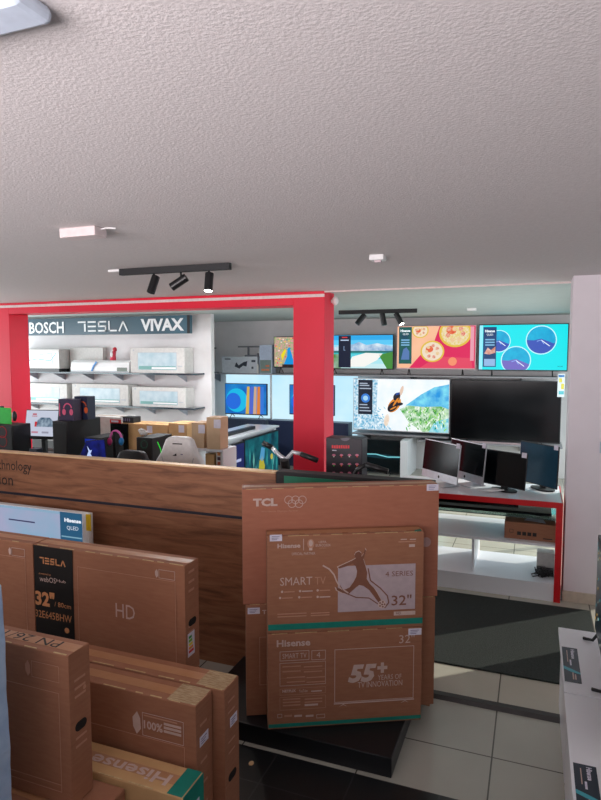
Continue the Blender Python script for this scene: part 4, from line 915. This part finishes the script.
# sign
T = thing('brand_sign', 'long dark teal sign board with white brand lettering above the air conditioners', 'sign', (-6.6, 8.0, 2.29))
MB().box(-8.9, 7.96, 2.292, -4.83, 8.04, 2.565).build('board', mat('teal_sign', (66, 104, 120), .3, c2=(24, 46, 62), scale=.9, stretch=(1, 1, .1), detail=1), T, .004)
MB().box(-4.87, 7.955, 2.292, -4.825, 7.962, 2.565).build('end_cap', MBLK, T)
for x in (-8.2, -6.6, -5.2): MB().box(x-.03, 8.04, 2.40, x+.03, 8.3, 2.46).build('bracket', GREY, T)
f = front(0, 7.958, 0); m = MB(); g = crop(f, 0, 0, 1)
SW = mat('sign_letters', (240, 244, 246), .4); q = g(29.5, 322, 64, 333.5); m.text(f, 'BOSCH', q[0], q[1], q[2], q[3], SW, bold=.02, d=.006); m.build('lettering', SW, T); m = MB()
logo(m, f, *g(78, 321, 127.5, 331.5), SW, d=.006, t=.024)
m.build('lettering', SW, T); m = MB(); q = g(141, 318.5, 184, 331); m.text(f, 'VIVAX', *q, SW, bold=.04, d=.006); m.build('lettering', SW, T)

# ================================================================ COMPUTER DESK BEHIND THE PARTITION
T = thing('computer_desk', 'long dark desk behind the wooden partition, carrying the computers', 'desk', (-4.3, 5.0, 0))
MB().box(-6.3, 4.62, .845, -3.42, 5.45, .875).build('desk_top', mat('dark_desk', (50, 46, 44), .5), T, .003)
for x in (-6.2, -3.5):
    for y in (4.7, 5.37): MB().box(x-.025, y-.025, 0, x+.025, y+.025, .845).build('leg', MBLK, T)
DZ = .875
def X(px, Y): return at(px, 430, Y).x
def Z(py, px, Y): return at(px, py, Y).z
def pc(label, x0, x1, y0, dpt, z1, glowc=None, stripe=None, z0=DZ, side=None):
    T = thing('desktop_computer', label, 'computer', ((x0+x1)/2, y0+dpt/2, z0), 0, 'computer towers on the desk')
    MB().box(x0, y0, z0, x1, y0+dpt, z1).build('case', MBLK, T, .006)
    f = front(x0, y0, z0); W, Hh = x1-x0, z1-z0; m = MB()
    m.quad(f, W*.06, Hh*.05, W*.94, Hh*.95, BLK, .003); m.build('front_panel', BLK, T)
    if glowc:
        m = MB()
        for k, c in enumerate(glowc): m.ring(f, W*.5, Hh*(.80-.26*k), min(W, Hh)*.20, .007, glow(c, .8), .005)
        m.build('fan_lights', None, T)
    if stripe:
        m = MB().line(Face((x1, y0, z0), (0, 1, 0), (0, 0, 1)), [(dpt*.25, Hh*.85), (dpt*.40, Hh*.6), (dpt*.42, Hh*.3)], .008, glow(stripe, .9), .003); m.build('light_strip', None, T)
    if side:
        m = MB().quad(Face((x1, y0, z0), (0, 1, 0), (0, 0, 1)), .03, .04, dpt-.03, Hh-.04, side, .002); m.build('side_glass', None, T)
    return T
pc('plain black computer tower topped by the two headset boxes', X(52.5, 4.75), X(67, 4.75), 4.75, .50, 1.325)
pc('black computer tower with faint red lights at the left, under the green box', X(-8, 4.8), X(13, 4.8), 4.8, .24, 1.25, [(150, 30, 40), (120, 40, 40)])
pc('black computer tower with a green light strip and crumpled paper on top', X(136, 4.85), X(152, 4.85), 4.85, .34, 1.195, [(30, 60, 50)], (60, 230, 70))
BLU = glow((30, 70, 220), .8, c2=(12, 18, 90), scale=6)
T = pc('blue-lit computer case with a pale glow spot, right of the tall black tower', X(84, 4.82), X(100, 4.82), 4.82, .36, 1.17)
f = front(X(84, 4.82), 4.82, DZ); m = MB().quad(f, .012, .02, X(100, 4.82)-X(84, 4.82)-.012, .28, BLU, .005).build('lit_panel', None, T)
T = thing('gaming_monitor', 'dark blue glowing monitor with a white spark, beside the blue-lit case', 'monitor', (-4.0, 4.62, DZ), R(0))
MB().prism([(-4.10, .98), (-3.76, 1.0), (-3.78, 1.19), (-4.0, 1.16)], front(0, 4.68, 0), -.03, 0).build('case', MBLK, T)
m = MB(); f = front(0, 4.68, 0); m.poly(f, [(-4.09, .985), (-3.77, 1.003), (-3.787, 1.182), (-3.995, 1.153)], glow((24, 40, 150), .7, c2=(12, 14, 50), scale=9), .002)
m.poly(f, [(-4.00, 1.0), (-3.97, 1.06), (-3.985, 1.11), (-3.955, 1.07), (-3.93, 1.075), (-3.95, 1.04), (-3.93, 1.01)], glow((190, 210, 255), .9), .004); m.build('screen', None, T)
MB().box(-3.97, 4.69, DZ, -3.91, 4.75, 1.05).box(-4.06, 4.64, DZ, -3.82, 4.8, DZ+.012).build('stand', MBLK, T)
# lit all-in-one monitor
M0 = Vector((-4.93, 5.08, DZ)); T = thing('office_monitor', 'white lit monitor with a red car advert, between the red column and black tower', 'monitor', M0, R(-6))
P = WM[T.name] @ Matrix.Translation((0, 0, .36)) @ Matrix.Rotation(R(-10), 4, 'X') @ Matrix.Rotation(R(-2), 4, 'Y')
MB(P).box(-.25, 0, -.16, .25, .03, .16).build('case', BLK, T, .004)
ff = Face(P @ Vector((-.24, -.001, -.125)), P.to_3x3() @ Vector((1, 0, 0)), P.to_3x3() @ Vector((0, 0, 1))); m = MB()
m.quad(ff, 0, 0, .48, .275, glow((214, 220, 240), .75), .001); m.quad(ff, .14, .10, .44, .155, glow((210, 40, 50), .8), .002); m.poly(ff, [(.17, .10), (.18, .17), (.23, .20), (.36, .20), (.42, .16), (.43, .10)], glow((60, 90, 120), .7, c2=(180, 200, 220), scale=20), .003)
m.quad(ff, .10, .228, .16, .242, glow((205, 50, 70), .7), .003); m.quad(ff, .09, .21, .17, .218, glow((210, 90, 100), .7), .003)
m.quad(ff, .10, .03, .2, .05, glow((215, 150, 170), .7), .003); m.quad(ff, .26, .03, .36, .05, glow((170, 170, 190), .7), .003); m.build('screen', None, T)
MB(WM[T.name]).box(-.03, .02, 0, .03, .05, .32).box(-.12, -.06, 0, .12, .1, .012).build('stand', BLK, T)
MB(P).box(-.255, -.004, -.165, -.18, -.001, -.135).build('price_sticker', STK, T)
solo(MB().box(-4.83, 4.80, DZ, -4.73, 4.88, 1.02), 'speaker', mat('bluish_speaker', (50, 62, 76), .4), 'small slate speaker below the white lit monitor', 'speaker', bevel=.004)
# headset boxes on the tower
def hbox(label, x0, x1, y, z0, z1, c, hc):
    T = thing('headset_box', label, 'box', ((x0+x1)/2, y+.06, z0), 0, 'headset boxes'); MB().box(x0, y, z0, x1, y+.12, z1).build('body', c, T, .003)
    f = front(x0, y, z0); W, Hh = x1-x0, z1-z0; m = MB(); cx, cy = W*.62, Hh*.5
    m.line(f, [(cx+.05*math.cos(a*.4+.2), cy+.055*math.sin(a*.4+.2)+.01) for a in range(8)], .013, hc, .002)
    for sg in (-1, 1): m.disc(f, cx+sg*.045, cy-.02, .022, hc, .003, ry=.032)
    m.quad(f, W*.06, Hh*.2, W*.12, Hh*.8, hc, .002); m.build('printing', hc, T)
hbox('dark violet box showing a pink headset, left one on the tall tower', X(59, 4.82), X(74, 4.82), 4.82, 1.326, 1.54, mat('violet_card', (58, 46, 78), .4), mat('pink_print', (240, 100, 140), .4))
hbox('dark navy box showing an orange and black headset, right one on the tall tower', X(75, 4.96), X(88, 4.96), 4.96, 1.326, 1.56, mat('navy_card', (32, 40, 72), .4), mat('orange_headset_print', (225, 100, 50), .4))
# green box with device
T = thing('green_box', 'bright green fronted small box at the far left on the black tower', 'box', (-5.52, 4.9, 1.25))
MB().box(-5.56, 4.86, 1.25, -5.34, 4.98, 1.43).build('body', MBLK, T, .004); MB().box(-5.545, 4.855, 1.255, X(12, 4.86), 4.86, 1.425).build('green_face', mat('vivid_green', (30, 205, 60), .5), T)
MB().ball((X(15, 4.86), 4.86, 1.34), .03, .02, .055).build('ear_cup', BLK, T, smooth=True)
# headphones pink/blue
T = thing('headphones', 'pink and blue headphones on a stand behind the glowing monitor', 'headphones', (-3.86, 4.9, .875))
MB().tube([(-3.86+.07*math.cos(a), 4.95, 1.14+.09*math.sin(a)) for a in [math.pi*(.05+.9*i/12) for i in range(13)]], .012).build('headband', mat('pink_band', (235, 110, 190), .4), T, smooth=True)
MB().ball((-3.79, 4.94, 1.13), .022, .03, .04).build('ear_cup', mat('blue_cup', (40, 150, 230), .4), T, smooth=True); MB().ball((-3.93, 4.94, 1.12), .022, .03, .04).build('ear_cup', mat('pink_cup', (240, 60, 140), .4), T, smooth=True)
MB().box(-3.875, 4.92, DZ, -3.845, 4.98, 1.225).box(-3.93, 4.90, DZ, -3.79, 5.0, DZ+.01).build('stand', MBLK, T)
# small white router box on desk front
solo(MB().box(at(64, 455, 4.63).x, 4.63, DZ, at(78, 455, 4.63).x, 4.70, 1.005), 'small_packet', WBOX, 'little white packet before the tall black tower', 'box', bevel=.003)
# back shelf counter with cartons behind the desk
T = thing('storage_counter', 'low dark counter behind the desk carrying the cartons below the air conditioners', 'counter', (-5.4, 6.6, 0))
MB().box(-6.9, 6.35, .70, -3.75, 6.95, .73).build('counter_top', mat('dark_desk', (50, 46, 44), .5), T, .003); MB().box(-6.85, 6.4, 0, -3.8, 6.9, .70).build('body', MBLK, T)
CZ = .73
def pbox(label, x0, x1, y0, dpt, z1, c, cat='carton', z0=CZ, stk=True, name='shipping_carton', grp='cartons on the counter below the air conditioners'):
    T = thing(name, label, cat, ((x0+x1)/2, y0+dpt/2, z0), 0, grp); MB().box(x0, y0, z0, x1, y0+dpt, z1).build('body', c, T, .004)
    f = front(x0, y0, z0); W, Hh = x1-x0, z1-z0
    MB().box(x0, y0+dpt/2-.025, z1, x1, y0+dpt/2+.025, z1+.001).build('tape', TAPE, T)
    if stk: MB().quad(f, W*.55, Hh-.11, W*.55+.08, Hh-.02, STK, .0012).build('price_sticker', STK, T)
    return T
pbox('long light brown carton behind the gaming computer, left of the square ones', X(122, 6.4), X(168, 6.4), 6.4, .3, Z(424, 145, 6.4), CARDL)
pbox('square light brown carton with two white stickers behind the white chair', X(168.5, 6.4), X(187, 6.4), 6.4, .3, Z(423.5, 178, 6.4), CARDL)
YB = 5.55
T = thing('side_shelf', 'white side shelf right of the gaming chair, carrying the two pale cartons', 'shelf', (-2.95, 5.7, 0))
xa, xb = X(190, YB), X(223, YB); zs = Z(449, 208, YB)
MB().box(xa, YB, zs-.025, xb, YB+.3, zs).box(xa, YB, 0, xa+.02, YB+.3, zs-.025).box(xb-.02, YB, 0, xb, YB+.3, zs-.025).box(xa+.02, YB, .78, xb-.02, YB+.3, .80).build('frame', WHT, T, .002)
pbox('pale brown carton, left and lower of the two on the white side shelf', X(190.5, YB), X(203, YB), YB+.02, .2, Z(423, 198, YB), CARDP, z0=zs, grp='pale cartons')
pbox('pale brown carton, taller right one on the white side shelf', X(206.5, YB), X(220, YB), YB, .18, Z(417.5, 214, YB), CARDP, z0=zs, grp='pale cartons')
pbox('small brown box standing inside the white side shelf', X(203, YB), X(212, YB), YB+.04, .2, zs-.06, CARDL, 'box', z0=.80, stk=False, name='small_brown_box', grp=None)
T = pbox('white box with an orange ink swatch column inside the white side shelf', X(214, YB), X(220.5, YB), YB+.04, .2, zs-.04, WBOX, 'box', z0=.80, stk=False, name='ink_box', grp=None)
f = front(X(214, YB), YB+.04, .8); m = MB()
for k, c in enumerate(((190, 90, 60), (90, 60, 70), (210, 130, 70), (70, 80, 110), (200, 80, 60))): m.quad(f, .015, .03+.05*k, .05, .065+.05*k, mat('ink_%d' % k, c, .5), .001)
m.build('swatches', None, T)
# boxes on the storage counter, left
T = pbox('white flat box with a red label behind the tall black tower', X(90, 6.4), X(122, 6.4), 6.4, .3, Z(417, 110, 6.4), WBOX, 'box', name='white_product_box', grp=None, stk=False)
f = front(X(90, 6.4), 6.4, 0); g = crop(f, 0, 0, 1); m = MB(); q = g(110, 419.5, 121, 423.5); m.quad(f, *q, REDG, .001); m.quad(f, q[0]+.02, q[1]+.015, q[2]-.04, q[3]-.012, STK, .002); m.build('printing', None, T)
solo(MB().box(X(102, 6.2), 6.36, CZ, X(119, 6.2), 6.39, Z(425, 110, 6.2)), 'small_dark_monitor', GBLK, 'small dark screen leaning before the white red-labelled box', 'monitor', bevel=.004)
zz = Z(424, 145, 6.4)
T = thing('black_striped_box', 'thin black box with pale print on the long light brown carton', 'box', (X(128, 6.45), 6.5, zz+.001))
MB().box(X(120.5, 6.42), 6.42, zz+.001, X(133.5, 6.42), 6.58, zz+.075).build('body', MBLK, T, .003); m = MB(); f = front(X(120.5, 6.42), 6.42, zz+.001)
for k in range(5): m.quad(f, .015+.03*k, .02, .03+.03*k, .055, STKI, .001)
m.build('printing', None, T)
# crumpled white paper on the green-strip tower
m = MB().ball((-3.555, 4.98, 1.222), .05, .035, .027, a=7, b=9).ball((-3.575, 4.97, 1.245), .03, .03, .02, a=6, b=8)
m.v = [p+Vector((random.uniform(-.006, .006), random.uniform(-.006, .006), random.uniform(-.003, .006))) for p in m.v]
solo(m, 'crumpled_paper', WBOX, 'crumpled white paper on the green-strip computer tower', 'paper')
# gaming chairs
def chair(label, x, y, col, top, rz=0, sr=.28, arms=True):
    T = thing('gaming_chair', label, 'chair', (x, y, 0), rz); M = WM[T.name]; k = (top-.5)/.72
    sh = [(-.22, .0), (-.25, .22), (-.265, .40), (-.275, .47), (-.265, .53), (-.20, .60), (-.15, .69), (-.11, .715), (.11, .715), (.15, .69), (.20, .60), (.265, .53), (.275, .47), (.265, .40), (.25, .22), (.22, .0)]
    f = Face(M @ Vector((0, .0, .50)), M.to_3x3() @ Vector((1, 0, 0)), M.to_3x3() @ Vector((0, 0, 1)))
    MB().prism([(u*.80, v*k) for u, v in sh], f, -.09, 0).build('backrest', col, T, .02, True)
    if col is not MBLK:
        m = MB(); m.quad(f, -.045, .660*k, .045, .668*k, INKK, .003); m.poly(f, [(-.05, .57*k), (-.01, .59*k), (-.01, .57*k)], INKK, .003); m.quad(f, .03, .58*k, .05, .587*k, STKI, .003)
        m.quad(f, -.04, .505*k, .04, .513*k, INKK, .003); m.line(f, [(-.15, .56*k), (-.12, .48*k), (.12, .48*k), (.15, .56*k)], .006, mat('pale_grey_line', (190, 195, 200), .5), .003); m.build('printing', INKK, T)
    sw = .24 if arms else .19
    MB(M).box(-sw, -.42, .42, sw, .06, .50).build('seat', col, T, .025)
    MB(M).tube([(0, -.2, .12), (0, -.2, .42)], .03).build('gas_lift', BLK, T)
    for i in range(5):
        a = i*1.2566; l = MB(M).tube([(0, -.2, .12), (sr*math.cos(a), -.2+sr*math.sin(a), .08)], .025, r1=.015).build('leg', BLK, T)
        MB(M).ball((sr*math.cos(a), -.2+sr*math.sin(a), .04), .03, .03, .04).build('castor', BLK, l)
    for sg in ((-1, 1) if arms else ()): MB(M).box(sg*.31-.035, -.3, .68, sg*.31+.035, 0, .71).box(sg*.31-.015, -.15, .5, sg*.31+.015, -.1, .68).build('armrest', BLK, T, .005)
chair('white gaming chair with black lettering on its backrest, behind the partition', at(177.5, 450, 4.4).x, 4.4, mat('white_leatherette', (236, 234, 232), .4), Z(436.5, 176, 4.4), R(4))
chair('low black office chair beside the blue glowing computer', at(135, 455, 4.35).x-.02, 4.30, MBLK, Z(450, 135, 4.35), sr=.2, arms=False)

# desk carrying the icon carton and scooter beside it
T = thing('pedestal', 'slim dark pedestal hidden under the black icon carton', 'pedestal', (-1.2, 4.1, 0))
MB().box(-1.40, 3.97, .85, -1.04, 4.24, .875).build('top', mat('dark_desk', (50, 46, 44), .5), T, .003)
MB().box(-1.26, 4.02, 0, -1.11, 4.18, .85).build('column', MBLK, T)
YS = 4.0; x0, x1 = at(326, 455, YS).x, at(362, 455, YS).x; zt = at(345, 438.5, YS).z
T = thing('icon_carton', 'black carton with red lettering and a grid of round icons, before the red column', 'carton', ((x0+x1)/2, YS+.1, .875))
MB().box(x0, YS, .875, x1, YS+.14, zt).build('body', mat('black_card', (38, 32, 44), .4), T, .003)
f = front(0, YS, 0); g = crop(f, 330, 370, 4.62); m = MB(); RP = mat('red_print', (230, 50, 60), .4)
[m.quad(f, *g(8+10.5*k, 347+(k%2), 16+10.5*k, 362), RP, d=.0015) for k in range(8)]; m.quad(f, *g(10, 369, 30, 373), STK, d=.0015)
m.poly(f, [f.px(330+a/4.62, 370+b/4.62) for a, b in ((48, 316), (92, 312), (88, 322), (76, 328), (66, 328), (54, 324))], mat('grey_print', (110, 105, 118), .4))
pal = [(220, 210, 200), (90, 200, 80), (90, 90, 220), (240, 70, 60), (240, 120, 60), (200, 160, 220)]
for i, cx in enumerate((18, 53, 90, 125)):
    for j, cy in enumerate((398, 440, 480, 520)):
        q = g(cx-10, cy-10, cx+10, cy+10); u, v, r = (q[0]+q[2])/2, (q[1]+q[3])/2, (q[2]-q[0])/2
        m.disc(f, u, v, r, mat('icon_dark', (22, 18, 30), .4), .0012); m.poly(f, [(u-r*.9, v+r*.2), (u-r*.6, v+r*.85), (u, v+r), (u+r*.6, v+r*.85), (u+r*.9, v+r*.2)], mat('icon_pink', (225, 130, 160), .4), .0018)
        m.disc(f, u, v-r*.15, r*.35, mat('icon_%d' % ((i*3+j) % 6), pal[(i*3+j) % 6], .4), .0024, n=8)
m.build('printing', None, T)
# scooters
def scooter(label, cx, cy, pts_l, pts_r, colr, zc, side=False):
    T = thing('electric_scooter', label, 'scooter', (cx, cy+.4, 0), 0, 'electric scooters'); c = Vector((cx, cy, zc))
    MB().tube([(cx, cy-.0, .16), (cx, cy, zc)], .022, seg=14).build('stem', colr, T, smooth=True)
    bar = MB()
    for p in (pts_l, pts_r): bar.tube([c, c+Vector((0, 0, .03))]+[Vector(q) for q in p[:-1]], .014, seg=12)
    bar.build('handlebar', colr, T, smooth=True)
    for p in (pts_l, pts_r): MB().tube([Vector(p[-2]), Vector(p[-1])], .018, seg=12).build('grip', BLK, T, smooth=True)
    MB().tube([c+Vector((0, -.01, -.03)), c+Vector((0, -.03, .035))], .032, seg=14).build('display', BLK, T)
    if side: MB().box(cx+.05, cy-.075, .11, cx+.26, cy+.075, .15).build('deck', BLK, T, .01)
    else: MB().box(cx-.075, cy+.05, .11, cx+.075, cy+.75, .15).build('deck', BLK, T, .01)
    for t in (0, .30 if side else .80):
        a, b = ((cx+t, cy-.022, .11), (cx+t, cy+.022, .11)) if side else ((cx-.022, cy+t, .11), (cx+.022, cy+t, .11))
        MB().tube([a, b], .108, seg=28).build('wheel', BLK, T)
A = lambda px, py: at(px, py, 3.72)
cc = A(286, 464); p1 = A(272, 447.5); p2 = A(263, 443); q1 = A(301, 454); q2 = A(317.5, 460.5)
scooter('grey-white scooter handlebar rising before the red column, left of the icon carton', cc.x, 3.72, [tuple(A(279, 455)), tuple(p1), tuple(p2)], [tuple(A(293, 452)), tuple(q1), tuple(q2)], SILV, cc.z)
cc = at(352, 478, 3.62); r1 = at(366, 464.5, 3.62); r2 = at(388, 471.5, 3.62); l1 = at(338, 478, 3.62); l2 = at(322, 474, 3.62)
scooter('black scooter, only its right grip showing right of the icon carton', cc.x, 3.62, [tuple(at(345, 479, 3.62)), tuple(l1), tuple(l2)], [tuple(at(357, 470, 3.62)), tuple(r1), tuple(r2)], BLK, cc.z-.05, True)
